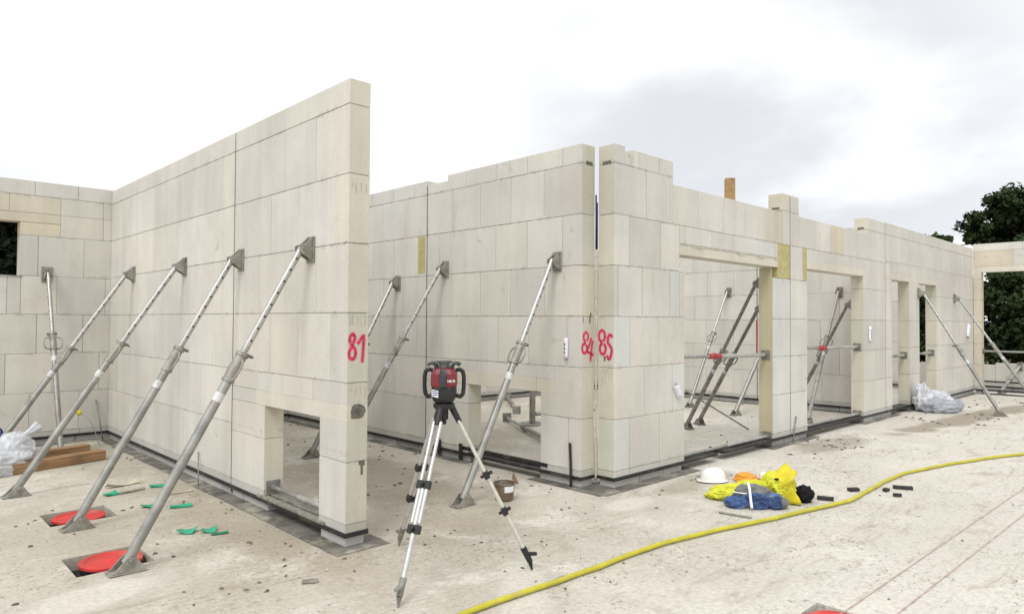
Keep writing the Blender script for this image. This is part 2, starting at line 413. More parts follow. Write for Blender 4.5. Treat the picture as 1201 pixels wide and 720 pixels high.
def build_cells(W, cl, parent, name='block_panel', mat=None, core=True, T=None):
    T = T or W.T
    bm = bmesh.new(); lay = bm.loops.layers.float_color.new('tint')
    cm = bmesh.new()
    def inside(a, z):
        return any(c[0] < a < c[1] and c[2] < z < c[3] for c in cl)
    for a0, a1, z0, z1, tint in cl:
        e = .02
        def cov(side):
            pts = {'l': [(a0-e, z0+(z1-z0)*k) for k in (.1, .5, .9)], 'r': [(a1+e, z0+(z1-z0)*k) for k in (.1, .5, .9)],
                   'b': [(a0+(a1-a0)*k, z0-e) for k in (.1, .5, .9)], 't': [(a0+(a1-a0)*k, z1+e) for k in (.1, .5, .9)]}[side]
            return all(inside(*q) for q in pts), any(inside(*q) for q in pts)
        gv = random.choice((.0012, .0020, .0028, .0036)); gh = random.choice((.0018, .0026))
        cl_, cr, cb, ct = cov('l'), cov('r'), cov('b'), cov('t')
        A0 = a0+(gv if cl_[1] else 0); A1 = a1-(gv if cr[1] else 0); Z0 = z0+(gh if cb[1] else 0); Z1 = z1-(gh if ct[1] else 0)
        j = random.uniform(0, .0022)
        fs = W.box(bm, A0, A1, Z0, Z1, j, T-random.uniform(0, .002))
        if tint is None:
            b = random.gauss(1., .032); w = random.gauss(0, .014)
            tn = (b*(1+w*.3), b, b*(1-w), 1)
        else:
            b = random.gauss(1., .02); tn = (tint[0]*b, tint[1]*b, tint[2]*b, 1)
        for i_, f in enumerate(fs):      # sawn block ends are rougher and yellower than the pressed faces
            cut = i_ in ((2, 3) if W.axis == 'x' else (0, 1))
            for l in f.loops: l[lay] = (tn[0]*.925, tn[1]*.91, tn[2]*.83, 1) if cut else tn
        if core:
            i = .012
            W.box(cm, a0+(0 if cl_[0] else i), a1-(0 if cr[0] else i), z0+(0 if cb[0] else i), z1-(0 if ct[0] else i), .006, T-.006)
    o = obj(name, bm, mat or MAT['block'], parent, bevel=.0025, seg=1)
    if core: obj('mortar_core', cm, MAT['mortar'], o)
    else: cm.free()
    return o
def joint_strip(W, s, z0, z1, parent, w=.019, t=.003):
    bm = bmesh.new(); W.box(bm, s-w/2, s+w/2, z0, z1, t, W.T-t)
    return obj('panel_joint', bm, MAT['joint'], parent)
def footing(W, segs, strip_segs, parent, sheet=None, base_step=.5, z_b=.072, z_s=.104):
    """grey base blocks, the black sealing strip across them and the sheet they stand on"""
    for a0, a1 in segs:
        bm = bmesh.new(); lay = bm.loops.layers.float_color.new('tint')
        for a0_, a1_, z0, z1, _ in cells(.004, z_b, a0+.012, a1-.012, (), None, base_step):
            b = random.gauss(1, .07)
            for f in W.box(bm, a0_+.004, a1_-.004, z0, z1, .012+random.uniform(-.004, .006), W.T-.012):
                for l in f.loops: l[lay] = (b, b, b*.985, 1)
        obj('base_course', bm, MAT['base'], parent, bevel=.004, seg=1)
    for a0, a1 in strip_segs:
        bm = bmesh.new()
        n = max(2, int((a1-a0)/.3)); pr = [random.uniform(-.004, .004) for _ in range(n+1)]
        rings = []
        for i in range(n+1):
            x = a0+(a1-a0)*i/n; q = pr[i]
            rings.append([bm.verts.new(W.P(x, tt, zz)) for tt, zz in ((-.012+q, z_b+.001), (W.T+.010+q, z_b+.001), (W.T+.010+q, z_s+q*.6), (-.012+q, z_s+q*.6))])
        for A, B in zip(rings, rings[1:]):
            for k in range(4): bm.faces.new((A[k], A[(k+1) % 4], B[(k+1) % 4], B[k]))
        bm.faces.new(rings[0][::-1]); bm.faces.new(rings[-1]); bmesh.ops.recalc_face_normals(bm, faces=bm.faces[:])
        obj('sealing_strip', bm, MAT['strip'], parent, bevel=.003, seg=1)
    for a0, a1, t0, t1 in (sheet or ()):
            bm = bmesh.new()
            n = max(4, int((a1-a0)/.18)); top, bot = [], []
            for i in range(n+1):
                a = a0+(a1-a0)*i/n
                e0 = t0+.014*noise.noise(Vector((a*2.3, t0*5, 1))); e1 = t1+.012*noise.noise(Vector((a*2.1, t1*5, 4)))
                z = .004+.004*abs(noise.noise(Vector((a*3, 2, 8))))
                bot.append(W.P(a, e0, z)); top.append(W.P(a, e1, .004))
            A = [bm.verts.new(p) for p in bot]; B = [bm.verts.new(p) for p in top]
            for i in range(n):
                bm.faces.new((A[i], A[i+1], B[i+1], B[i]))
            bm.normal_update()
            for f in bm.faces:
                if f.normal.z < 0: f.normal_flip()
            obj('damp_proof_sheet', bm, MAT['sheet'], parent)
GREYB = (.80, .82, .84)
PALE = (.985, 1.03, 1.075)
YEL = (1.0, .95, .82)
Zc = [.164, .664, 1.164, 1.664, 2.164, 2.664, 3.164, 3.345]
XA, XB, YC, YD, XE, XG = 2.55, 5.126, 4.119, 10.523, 13.05, 18.92

def graffiti(W_or_fn, strokes, parent, r=.010):
    bm = bmesh.new(); hm = bmesh.new()
    for st in strokes:
        pts = st
        # smooth
        sm = []
        P_ = [pts[0]]+list(pts)+[pts[-1]]
        for i in range(1, len(P_)-2):
            for k in range(5):
                t = k/5; a, b, c, d = [Vector(q) for q in P_[i-1:i+3]]
                sm.append(.5*((2*b)+(-a+c)*t+(2*a-5*b+4*c-d)*t*t+(-a+3*b-3*c+d)*t**3))
        sm.append(Vector(P_[-1]))
        # flat ribbon with a ragged width
        L, R = [], []
        for i, p in enumerate(sm):
            d = (sm[min(i+1, len(sm)-1)]-sm[max(i-1, 0)]).normalized(); nrm = Vector((-d.y, d.x))
            w = r*(1+.25*noise.noise(Vector((p.x*60, p.y*60, 3))))
            L.append(p+nrm*w); R.append(p-nrm*w)
        A = [bm.verts.new(W_or_fn(q.x, q.y)) for q in L]; B = [bm.verts.new(W_or_fn(q.x, q.y)) for q in R]
        for i in range(len(A)-1): bm.faces.new((A[i], A[i+1], B[i+1], B[i]))
        n = len(sm); lay = hm.loops.layers.float_color.get('fade') or hm.loops.layers.float_color.new('fade')
        rows = []
        for i, p in enumerate(sm):
            d = (sm[min(i+1, n-1)]-sm[max(i-1, 0)]).normalized(); nr = Vector((-d.y, d.x))
            rows.append([(hm.verts.new(W_or_fn(*(p+nr*o))), f_) for o, f_ in ((-r*2.1, 0.), (-r*.8, 1.), (r*.8, 1.), (r*2.1, 0.))])
        for A2, B2 in zip(rows, rows[1:]):
            for k in range(3):
                qs = (A2[k], A2[k+1], B2[k+1], B2[k]); f = hm.faces.new([q[0] for q in qs])
                for l, q in zip(f.loops, qs): l[lay] = (q[1],)*3+(1,)
        graffiti.off += .0005
    o = obj('painted_number', bm, MAT['graffiti'], parent)
    for v in hm.verts: pass
    obj('overspray', hm, MAT['halo'], o)
    return o
graffiti.off = 0
def spray_halo_mat():
    M, nt, b = new_mat('overspray'); p = pos(nt)
    b.inputs['Base Color'].default_value = (.95, .17, .26, 1); b.inputs['Roughness'].default_value = .9
    at = nt.nodes.new('ShaderNodeAttribute'); at.attribute_name = 'fade'
    n = ramp(nt, noise_n(nt, p, 220, 3, .7), .35, .65)
    link(nt, math_n(nt, 'MULTIPLY', math_n(nt, 'MULTIPLY', at.outputs['Fac'], n), .75), b.inputs['Alpha']); return M
MAT['halo'] = spray_halo_mat()
def ell(cx, cy, rx, ry, n=12, a0=90, turn=360, tilt=0):
    out = []
    for i in range(n+1):
        a = radians(a0+turn*i/n); x, y = rx*cos(a), ry*sin(a); t = radians(tilt)
        out.append((cx+x*cos(t)-y*sin(t), cy+x*sin(t)+y*cos(t)))
    return out

# ================================================================== SETTING
# concrete floor slab with square recesses round the drain lids
holes = [(1.05, 1.505, 4.99, 5.425), (1.15, 1.62, 6.33, 6.765), (3.60, 4.055, 1.22, 1.662)]
def slab():
    bm = bmesh.new()
    xs = sorted({-14., 21.5}|{v for h in holes for v in h[:2]}); ys = sorted({-14., 13.}|{v for h in holes for v in h[2:]})
    V = {}
    def vv(x, y, z):
        k = (round(x, 4), round(y, 4), round(z, 4))
        if k not in V: V[k] = bm.verts.new((x, y, z))
        return V[k]
    for i in range(len(xs)-1):
        for j in range(len(ys)-1):
            cx, cy = (xs[i]+xs[i+1])/2, (ys[j]+ys[j+1])/2
            if any(h[0] < cx < h[1] and h[2] < cy < h[3] for h in holes): continue
            bm.faces.new((vv(xs[i], ys[j], 0), vv(xs[i+1], ys[j], 0), vv(xs[i+1], ys[j+1], 0), vv(xs[i], ys[j+1], 0)))
    for a, b, c, d in holes:
        p = [(a, c), (a, d), (b, d), (b, c)]
        for i in range(4):
            q0, q1 = p[i], p[(i+1) % 4]
            bm.faces.new((vv(*q0, 0), vv(*q1, 0), vv(*q1, -.09), vv(*q0, -.09)))
        f = bm.faces.new([vv(*q, -.09) for q in reversed(p)]); f.material_index = 1
    p = [(-14, -14), (21.5, -14), (21.5, 13), (-14, 13)]
    for i in range(4):
        q0, q1 = p[i], p[(i+1) % 4]
        bm.faces.new((bm.verts.new((*q0, 0)), bm.verts.new((*q0, -.16)), bm.verts.new((*q1, -.16)), bm.verts.new((*q1, 0))))
    tag(obj('floor_slab', bm, [MAT['floor'], MAT['strip']]), kind='structure')
slab()
bm = bmesh.new(); R_ = 700
box(bm, (-R_, -R_, -.5), (R_, R_, -.15))
tag(obj('ground', bm, MAT['soil']), kind='structure')

# ------------------------------------------------------------------ wall 81
def wall_81():
    W = Wall('x', XA, .175); y0, y1, yj = 4.337, 10.518, 6.36
    t = thing('block_wall', 'tall free-standing block wall with number 81 sprayed on its end and a low hatch opening', 'wall', (XA+.09, 4.4, 0))
    o0, o1, oz = 4.718, 5.67, .885
    c = []
    c += cells(.104, Zc[0], y0, o0, (), GREYB)+cells(.104, Zc[0], o1, yj-.009, (), GREYB)
    c += cells(Zc[0], .60, y0, o0)+cells(Zc[0], .60, o1, yj-.009)
    c += cells(.60, oz, y0, o0)+cells(.60, oz, o1, yj-.009)
    c += cells(1.007, 1.164, y0, yj-.009, (4.834, 5.334, 5.82))
    c += cells(oz, 1.007, 5.85, yj-.009)
    c += cells(Zc[2], Zc[3], y0, yj-.009, (4.572, 5.083, 5.593))
    c += cells(Zc[3], Zc[4], y0, yj-.009, (4.797, 5.312, 5.83))
    c += cells(Zc[4], Zc[5], y0, yj-.009, (4.592, 5.589, 6.08))
    c += cells(Zc[5], Zc[6], y0, yj-.009, (4.828, 5.337, 5.812))
    c += cells(Zc[6], Zc[7], y0, yj-.009, (4.943, 5.9))
    build_cells(W, c, t)
    build_cells(W, cells(oz, 1.007, y0, 5.85, (), (1.02, 1.02, 1.01)), t, 'lintel', MAT['lintel'], False)
    d = []
    d += cells(.104, Zc[0], yj+.009, y1, (8.2,), GREYB)
    d += cells(Zc[0], Zc[1], yj+.009, y1, (6.721, 7.609, 8.6, 9.6))
    d += cells(Zc[1], Zc[2], yj+.009, y1, (7.132, 8.179, 9.292, 10.112))
    d += cells(Zc[2], Zc[3], yj+.009, y1, (6.868, 7.86, 8.7, 9.25, 9.515))
    d += cells(Zc[3], Zc[4], yj+.009, y1, (6.607, 7.127, 7.53, 8.914, 9.7))
    d += cells(Zc[4], Zc[5], yj+.009, y1, (6.896, 7.9, 8.736, 9.333))
    d += cells(Zc[5], Zc[6], yj+.009, y1, (6.645, 7.65, 8.675, 9.625, 10.155))
    d += cells(Zc[6], Zc[7], yj+.009, y1, (7.007, 7.9, 8.783, 9.7))
    build_cells(W, d, t)
    joint_strip(W, yj, .03, 3.33, t)
    footing(W, [(y0, o0), (5.60, y1)], [(y0-.008, y1)], t, [(4.225, 10.45, -.125, .31)], .5)
    # steel channel across the hatch
    bm = bmesh.new(); W.box(bm, o0-.10, o1+.10, .1045, .128, -.016, .035); W.box(bm, o0+.01, o1-.01, .1045, .132, .06, .15)
    obj('transport_channel', bm, MAT['steel_plate'], t, bevel=.003)
    E = lambda a, z: Vector((a, 4.337-.0025-graffiti.off, z))
    graffiti.off = 0
    # number on the end face: a runs along x, z is height
    g = [[(2.600, 1.525), (2.612, 1.565), (2.598, 1.595), (2.575, 1.575), (2.572, 1.535), (2.592, 1.505), (2.612, 1.475), (2.618, 1.43), (2.598, 1.395), (2.573, 1.405), (2.565, 1.445), (2.585, 1.490), (2.600, 1.525)],
         [(2.632, 1.515), (2.650, 1.535), (2.683, 1.583), (2.682, 1.50), (2.677, 1.42), (2.672, 1.365)]]
    g = [[(a, 1.513+(z-1.595)*.89) for a, z in q] for q in g]
    graffiti(E, g, t, .0105)
    # mortar-filled break in the lintel end, ragged
    bm = bmesh.new(); pts = []
    for i in range(18):
        a = 2*pi*i/18; rr = 1+.45*noise.noise(Vector((cos(a)*2, sin(a)*2, 5)))
        pts.append((2.645+.062*rr*cos(a), 4.3348, .955+.055*rr*sin(a)))
    prism(bm, pts, (0, .004, 0)); obj('mortar_patch', bm, MAT['patch'], t)
    bm = bmesh.new()
    prism(bm, [(2.655, 4.3348, .60), (2.70, 4.3348, .605), (2.705, 4.3348, .565), (2.69, 4.3348, .57), (2.688, 4.3348, .505), (2.672, 4.3348, .50), (2.668, 4.3348, .57), (2.655, 4.3348, .575)], (0, .004, 0))
    obj('mortar_patch', bm, MAT['patch'], t)
    for zz, xs in ((2.60, (2.575, 2.605, 2.65, 2.69)), (1.655, (2.57, 2.59, 2.63, 2.66, 2.69)), (1.13, (2.58, 2.62, 2.66, 2.70))):
        for x in xs:
            bm = bmesh.new(); w = random.uniform(.004, .008); h = random.uniform(.03, .09)
            box(bm, (x, 4.3352, zz-h), (x+w, 4.338, zz)); obj('glue_streak', bm, MAT['glue'], t)
    return t
wall_81()

# ------------------------------------------------------------------ wall 84
def wall_84():
    W = Wall('x', XB, .2); y0, y1, yj = 4.355, 10.518, 6.85
    t = thing('block_wall', 'middle block wall with number 84 at its corner and a low hatch opening', 'wall', (XB+.1, 4.4, 0))
    o0, o1, oz = 4.895, 6.045, .89
    e = yj-.009
    c = cells(.104, Zc[0], y0, o0, (), GREYB)+cells(.104, Zc[0], o1, e, (), GREYB)
    c += cells(Zc[0], Zc[1], y0, o0, (4.52,))+cells(Zc[0], Zc[1], o1, e)
    c += cells(Zc[1], oz, 4.705, o0)+cells(Zc[1], oz, o1, e)
    c += cells(Zc[1], Zc[2], y0, 4.705)
    c += cells(oz, 1.03, 6.3, e)
    c += cells(1.03, Zc[2], 4.705, e, (5.3, 5.9, 6.3))
    c += cells(Zc[2], Zc[3], y0, e, (4.544, 5.075, 5.549, 6.042, 6.546))
    c += cells(Zc[3], Zc[4], y0, e, (4.851, 5.353, 5.85, 6.341))
    c += cells(Zc[4], Zc[5], y0, e, (4.604, 5.108, 5.595, 6.108, 6.597))
    c += cells(Zc[5], Zc[6], y0, e, (4.865, 5.357, 5.853, 6.354))
    c += cells(Zc[6], 3.352, y0, 6.45, (4.608, 5.106, 5.582, 6.109))+cells(Zc[6], 3.285, 6.45, e)
    build_cells(W, c, t)
    build_cells(W, cells(oz, 1.03, 4.705, 6.3, (4.964,), (1.0, .985, .95)), t, 'lintel', MAT['lintel'], False)
    f = yj+.009
    d = cells(.104, Zc[0], f, y1, (8.6,), GREYB)
    for k, js in enumerate(((7.528, 8.03, 8.6, 9.2, 9.8), (7.508, 8.3, 8.9, 9.6), (7.058, 7.518, 8.1, 8.7, 9.3, 9.9), (7.362, 7.8, 8.4, 9.0, 9.6), (7.566, 8.085, 8.7, 9.4), (7.31, 7.821, 8.4, 9.0, 9.7))):
        d += cells(Zc[k], Zc[k+1], f, y1, js)
    d += cells(Zc[6], 3.34, f, y1, (7.13, 7.583, 8.1, 8.6, 9.2, 9.8))
    build_cells(W, d, t)
    joint_strip(W, yj, .1, 3.28, t)
    footing(W, [(y0, 4.93), (6.0, y1)], [(y0-.006, y1)], t, [(4.03, 4.98, -.11, .30), (6.0, 10.4, -.10, .31)], .5)
    bm = bmesh.new(); W.box(bm, o0-.1, o1+.1, .135, .172, -.01, .03); W.box(bm, o0, o1, .1045, .128, .09, .15)
    obj('transport_channel', bm, MAT['strip'], t, bevel=.003)
    for yy in (6.12, 6.52):
        bm = bmesh.new(); W.box(bm, yy, yy+.06, .02, .20, -.022, -.0165); obj('strip_clamp', bm, MAT['strip'], t)
    bm = bmesh.new(); W.box(bm, 6.885, 7.03, 2.20, 2.655, -.0015, .01); obj('insulation_strip', bm, MAT['insul'], t)
    # loose end of the strip standing up beside the corner
    bm = bmesh.new(); tube(bm, [(XB-.03, 4.455, .0), (XB-.026, 4.462, .2), (XB-.02, 4.478, .425)], .013, 8)
    obj('strip_end', bm, MAT['strip'], t)
    graffiti.off = 0
    E = lambda a, z: Vector((a, 4.355-.0025-graffiti.off, z))
    g = [ell(5.212, 1.555, .027, .052, 12, -60, 340), ell(5.196, 1.42, .030, .055, 12, 60, 350),
         [(5.278, 1.54), (5.252, 1.45), (5.228, 1.385), (5.262, 1.36), (5.308, 1.335)], [(5.295, 1.51), (5.28, 1.40), (5.268, 1.26)]]
    g = [[(5.136+(a-5.166)*1.24, 1.507+(z-1.607)*.827) for a, z in q] for q in g]
    graffiti(E, g, t, .0115)
    bm = bmesh.new(); box(bm, (5.19, 4.3525, 3.155), (5.285, 4.358, 3.19)); obj('grip_slot_shade', bm, MAT['patch'], t)  # dark plate set proud, painted as the shade inside the slot
    for k in range(5):
        bm = bmesh.new(); x = 5.235+random.uniform(0, .03); z = 1.70-k*.02; box(bm, (x, 4.3525, z-.024), (x+.014, 4.357, z)); obj('scrape_mark', bm, MAT['patch'], t)
    bm = bmesh.new(); box(bm, (5.15, 4.3525, 1.60), (5.156, 4.357, 1.655)); obj('scrape_mark', bm, MAT['patch'], t)
    return t
wall_84()

# ------------------------------------------------------------------ wall 85
def wall_85():
    W = Wall('y', YC, .2)
    t = thing('block_wall', 'long block wall with number 85 at its corner, tall doorways and a broken stepped top', 'wall', (5.5, YC+.1, 0))
    x0, L1, x1 = 5.34, 6.58, 18.915
    p1a, p1b, p2a, p2b, p3a, p3b, p4 = 8.70, 9.75, 11.925, 13.30, 14.27, 14.86, 15.98
    j1, j2 = 9.214, 12.966
    c = cells(.104, Zc[0], x0, L1, (5.588, 6.107), (.93, .94, .95))
    def row(k, js, light=None):
        out = cells(Zc[k], Zc[k+1], x0, L1, js)
        for q in out:
            if light and abs(q[0]-light) < .02: q[4] = PALE
        return out
    c += row(0, (5.588, 6.107), x0)+row(1, (5.839, 6.35), 6.35)+row(2, (5.594, 6.105), x0)
    c += cells(Zc[3], Zc[4], x0, 6.487, (5.40, 5.798, 6.295))
    c[-1][4] = PALE
    c += cells(Zc[3], Zc[4], 6.487, L1)
    c += cells(Zc[4], 2.47, x0, 6.487, (5.577, 6.126)); 
    for q in c[-3:]: q[3] = Zc[5]
    c += cells(Zc[5], Zc[6], x0, 6.36, (5.869, 6.311))
    c += cells(Zc[6], 3.348, x0, 5.508)+cells(Zc[6], 3.265, 5.508, 5.560)+cells(Zc[6], 3.245, 5.560, 5.60)+cells(Zc[6], 3.29, 5.60, 5.637)+cells(Zc[6], 3.335, 5.637, 6.36, (5.737, 6.102))
    c += cells(2.47, Zc[5], 6.487, 8.84, (6.604, 7.155, 7.678, 8.188, 8.743))
    for q in c[-2:-1]: q[4] = PALE
    c += cells(Zc[5], 3.09, 6.36, 8.985, (6.873, 7.425, 7.944, 8.477)); c[-1][4] = (.95, .92, .86)
    c += cells(3.12, 3.348, 8.985, j1-.008)+cells(Zc[5], 3.12, 8.985, j1-.008)
    # pier between the doorways, left of its joint
    for k in range(4): c += cells(Zc[k], Zc[k+1] if k < 3 else 2.20, p1a, j1-.008, (), PALE)
    c += cells(.104, Zc[0], p1a, j1-.008, (), GREYB)
    build_cells(W, c, t)
    build_cells(W, cells(2.345, 2.47, 6.487, 8.84, (), (1.0, .98, .94)), t, 'lintel', MAT['lintel'], False)
    d = cells(.104, Zc[0], j1+.008, p1b, (), GREYB)
    for k in range(4): d += cells(Zc[k], Zc[k+1] if k < 3 else 2.20, j1+.008, p1b, (), (1.0, 1.01, 1.02))
    d += cells(2.20, Zc[5], j1+.008, 9.61)
    d += cells(Zc[5], 3.12, j1+.008, 9.49)+cells(3.12, 3.348, j1+.008, 9.49)
    d += cells(Zc[5], 3.09, 9.49, 11.64, (10.079, 10.582, 11.105))
    d[-2][4] = (.98, .91, .80)
    d += cells(2.50, Zc[5], 9.75, 12.05, (10.6, 11.4))
    d += cells(Zc[5], 3.09, 11.64, 12.1)+cells(Zc[5], Zc[6], 12.1, j2-.008, (12.28,))
    d += cells(2.18, Zc[5], 12.05, j2-.008)+cells(2.18, 2.38, p2a, 12.05)
    d += cells(.104, Zc[0], p2a, j2-.008, (), GREYB)
    for k, js in enumerate(((), (12.45,), (), (12.45,))): d += cells(Zc[k], Zc[k+1] if k < 3 else 2.18, p2a, j2-.008, js)
    d += cells(Zc[6], 3.36, 12.1, j2-.008, ())
    build_cells(W, d, t)
    build_cells(W, cells(2.38, 2.50, 9.75, 12.05, (), (1.02, 1.01, .98)), t, 'lintel', MAT['lintel'], False)
    e = cells(Zc[6], 3.37, j2+.008, x1, (14.2, 15.5, 16.8, 18.0))
    e += cells(2.70, Zc[6], j2+.008, x1, (13.4, 14.227, 15.2, 16.2, 17.4))
    e += cells(2.50, 2.70, j2+.008, 16.136, (13.22, 13.618, 13.973, 14.7, 15.4))
    e += cells(.104, Zc[0], j2+.008, p2b, (), GREYB)+cells(.104, Zc[0], p3a, p3b, (), GREYB)+cells(.104, Zc[0], p4, x1, (), GREYB)
    for k in range(4):
        z1 = Zc[k+1] if k < 3 else 2.39
        e += cells(Zc[k], z1, j2+.008, p2b)+cells(Zc[k], z1, p3a, p3b)
        e += cells(Zc[k], Zc[k+1], p4, x1, ((16.6, 17.6) if k % 2 else (17.1, 18.2)))
    e += cells(2.164, 2.70, 16.136, x1, (17.5,))+cells(2.164, 2.39, p4, 16.136)
    for q in e: 
        if q[4] is None: b = random.gauss(1.01, .02); q[4] = (b, b*1.0, b*.99)
    build_cells(W, e, t)
    build_cells(W, cells(2.39, 2.50, j2+.008, 16.136, (), (1.02, 1.01, .99)), t, 'lintel', MAT['lintel'], False)
    joint_strip(W, j1, .1, 3.34, t); joint_strip(W, j2, .1, 3.36, t)
    for a0, a1, z0, z1 in ((8.842, j1-.010, 2.205, 2.661), (9.613, 9.747, 2.205, 2.661)):
        bm = bmesh.new(); W.box(bm, a0, a1, z0, z1, .002, W.T-.002); obj('insulation_board', bm, MAT['insul'], t, bevel=.003)
    # yellowish render on the doorway reveal
    bm = bmesh.new(); box(bm, (p1a-.005, YC+.012, .17), (p1a-.001, YC+.188, 2.335)); obj('reveal_board', bm, MAT['reveal'], t)
    # glue runs above the first lintel
    bm = bmesh.new(); n = 40; A, B = [], []
    for i in range(n+1):
        x = 6.50+(8.80-6.50)*i/n
        A.append(bm.verts.new((x, YC-.002, 2.468))); B.append(bm.verts.new((x, YC-.002, 2.455-.06*max(0, noise.noise(Vector((x*4, 2, 1)))+.15))))
    for i in range(n): bm.faces.new((A[i], A[i+1], B[i+1], B[i]))
    obj('glue_line', bm, MAT['glue'], t)
    footing(W, [(x0, L1-.02), (p1a-.02, p1b+.02), (p2a, p2b), (p3a-.02, p3b+.02), (p4, x1)], [(x0-.008, 7.28), (7.42, p4+.3), (p4+.3, x1)], t,
            [(5.07, 6.72, -.13, .30), (8.5, 9.95, -.10, .30), (11.7, 13.5, -.10, .30), (14.0, 18.9, -.08, .28)], .42)
    graffiti.off = 0
    E = lambda a, z: Vector((5.34-.0025-graffiti.off, a, z))
    # number on the end face: a runs along y, decreasing to the right
    g = [ell(4.268, 1.575, .036, .065, 12, -110, -345), ell(4.258, 1.43, .034, .062, 12, 110, 345),
         [(4.146, 1.565), (4.165, 1.59), (4.19, 1.58), (4.198, 1.50), (4.178, 1.475), (4.155, 1.43), (4.158, 1.37), (4.178, 1.315), (4.200, 1.33), (4.208, 1.36)]]
    g = [[(4.308-(4.304-a)*1.06, 1.525+(z-1.64)*.846) for a, z in q] for q in g]
    graffiti(E, g, t, .0125)
    bm = bmesh.new(); box(bm, (5.3375, 4.165, 3.155), (5.343, 4.265, 3.19)); obj('grip_slot_shade', bm, MAT['patch'], t)  # no recess cut: dark plates carry the shade of these slots
    bm = bmesh.new(); box(bm, (8.9825, 4.165, 3.135), (8.988, 4.27, 3.165)); obj('grip_slot_shade', bm, MAT['patch'], t)
    bm = bmesh.new(); box(bm, (12.0975, 4.165, 3.175), (12.103, 4.27, 3.205)); obj('grip_slot_shade', bm, MAT['patch'], t)
    for k in range(9):
        bm = bmesh.new(); y = 4.15+k*.018; h = random.uniform(.05, .20); box(bm, (5.3378, y, 1.15-h), (5.3415, y+.004, 1.15)); obj('scrape_mark', bm, MAT['glue'], t)
    for k in range(4):
        bm = bmesh.new(); z = 1.275-k*.012; box(bm, (5.3375, 4.225, z-.01), (5.3415, 4.25-.004*(k % 3), z)); obj('scrape_mark', bm, MAT['patch'], t)
    return t
wall_85()

# cord and filler in the open corner gap between walls 84 and 85
bm = bmesh.new(); tube(bm, [(5.333, 4.337, 2.79), (5.3335, 4.337, 2.56), (5.333, 4.337, 2.33)], .0135, 10); cyl(bm, (5.331, 4.343, 2.79), (5.331, 4.343, 2.87), .008)
tag(root_at(obj('foam_cord', bm, MAT['foam'], smooth=True), (5.333, 4.337, 2.33)), 'dark navy foam cord wedged upright in the open gap between walls 84 and 85', 'foam cord')
bm = bmesh.new(); pts = [(5.333+.002*sin(z*9), 4.337, z) for z in [i*.05 for i in range(1, 44)]]
tube(bm, pts, lambda k: .012+.003*noise.noise(Vector((k*30, 0, 0))), 8)
tag(root_at(obj('joint_filler', bm, MAT['cream_foam'], smooth=True), (5.333, 4.337, 0)), 'cream mortar filling the lower part of the gap between walls 84 and 85', 'joint filler')

# ------------------------------------------------------------------ back wall with the window
def back_wall():
    W = Wall('y', YD, .2)
    t = thing('block_wall', 'back wall at the left with a square dark window opening and yellowish blocks over it', 'wall', (1.5, YD+.1, 0))
    xl, xr = -2.6, XE+.18; wa, wb, za, zb = .45, 1.53, 2.15, 2.83
    c = cells(.104, Zc[0], xl, xr, (), GREYB, 1.2)
    rows = ((1.66, 2.2), (1.404, 1.9), (1.721, 2.234), (1.404, 1.548, 1.933), None, None, (1.677, 2.155))
    for k in (0, 1, 2): c += cells(Zc[k], Zc[k+1], xl, xr, (-2.1, -1.5, -.9, -.3, .3, .9)+rows[k], None, .55)
    c += cells(Zc[3], za, xl, xr, (-2.1, -1.5, -.9, -.3, .3, .9)+rows[3], None, .55)
    c += cells(za, Zc[5], xl, wa, (-2., -1.4, -.7, -.1))+cells(za, Zc[5], wb, xr, (1.723, 2.233), None, .55)
    c += cells(Zc[5], zb, xl, wa, (-2., -1.2, -.4))+cells(Zc[5], zb, wb, 1.96, (), YEL)+cells(Zc[5], zb+.12, 1.96, xr, (2.452,), None, .55)
    c += cells(zb, zb+.12, 1.3, 1.96, (), (.98, .94, .82))+cells(zb, zb+.12, xl, 1.3, (.2, .9), (.99, .97, .9))
    c += cells(zb+.12, Zc[6]+.01, xl, 1.96, (-1.5, -.3, .3, .86, 1.412), (1., .96, .86))+cells(zb+.12, Zc[6]+.01, 1.96, xr, (2.452,), None, .55)
    c += cells(Zc[6]+.01, 3.36, xl, xr, (-1.5, -.6, .1, .7, 1.28, 1.677, 2.155), None, .5)
    build_cells(W, c, t)
    footing(W, [(xl, xr)], [(xl, xr)], t, [(xl, 2.5, -.12, -.0), (2.75, 5.1, -.12, 0), (5.4, 13., -.12, 0)], .6)
    bm = bmesh.new(); W.box(bm, wa-.1, wb+.03, za-.018, za-.002, -.006, .1); obj('sill_bed', bm, MAT['mortar'], t)
back_wall()

def cross_wall():
    W = Wall('x', XE, .2)
    t = thing('block_wall', 'cross wall inside the building seen through the two tall doorways', 'wall', (XE+.1, 7, 0))
    y0, y1, yj = 4.324, 10.515, 6.51
    for a, b, sh in ((y0, yj-.008, 0), (yj+.008, y1, .2)):
        c = cells(.104, Zc[0], a, b, (), GREYB, 1.2)
        for k in range(6): c += cells(Zc[k], Zc[k+1], a, b, (a+.3+sh+(.3 if k % 2 else 0),), None, .62)
        c += cells(Zc[6], 3.34, a, b, (a+.4,), None, .5)
        for q in c:
            if q[4] is None: bb = random.gauss(1.0, .02); q[4] = (bb, bb, bb)
        build_cells(W, c, t)
    joint_strip(W, yj, .1, 3.33, t)
    bm = bmesh.new(); box(bm, (XE-.016, yj-.012, 1.0), (XE-.002, yj+.012, 1.66)); obj('red_joint_tape', bm, MAT['red_paint'], t)
    footing(W, [(y0, y1)], [(y0, y1)], t, [(y0, 10.4, -.14, 0)], .6)
cross_wall()

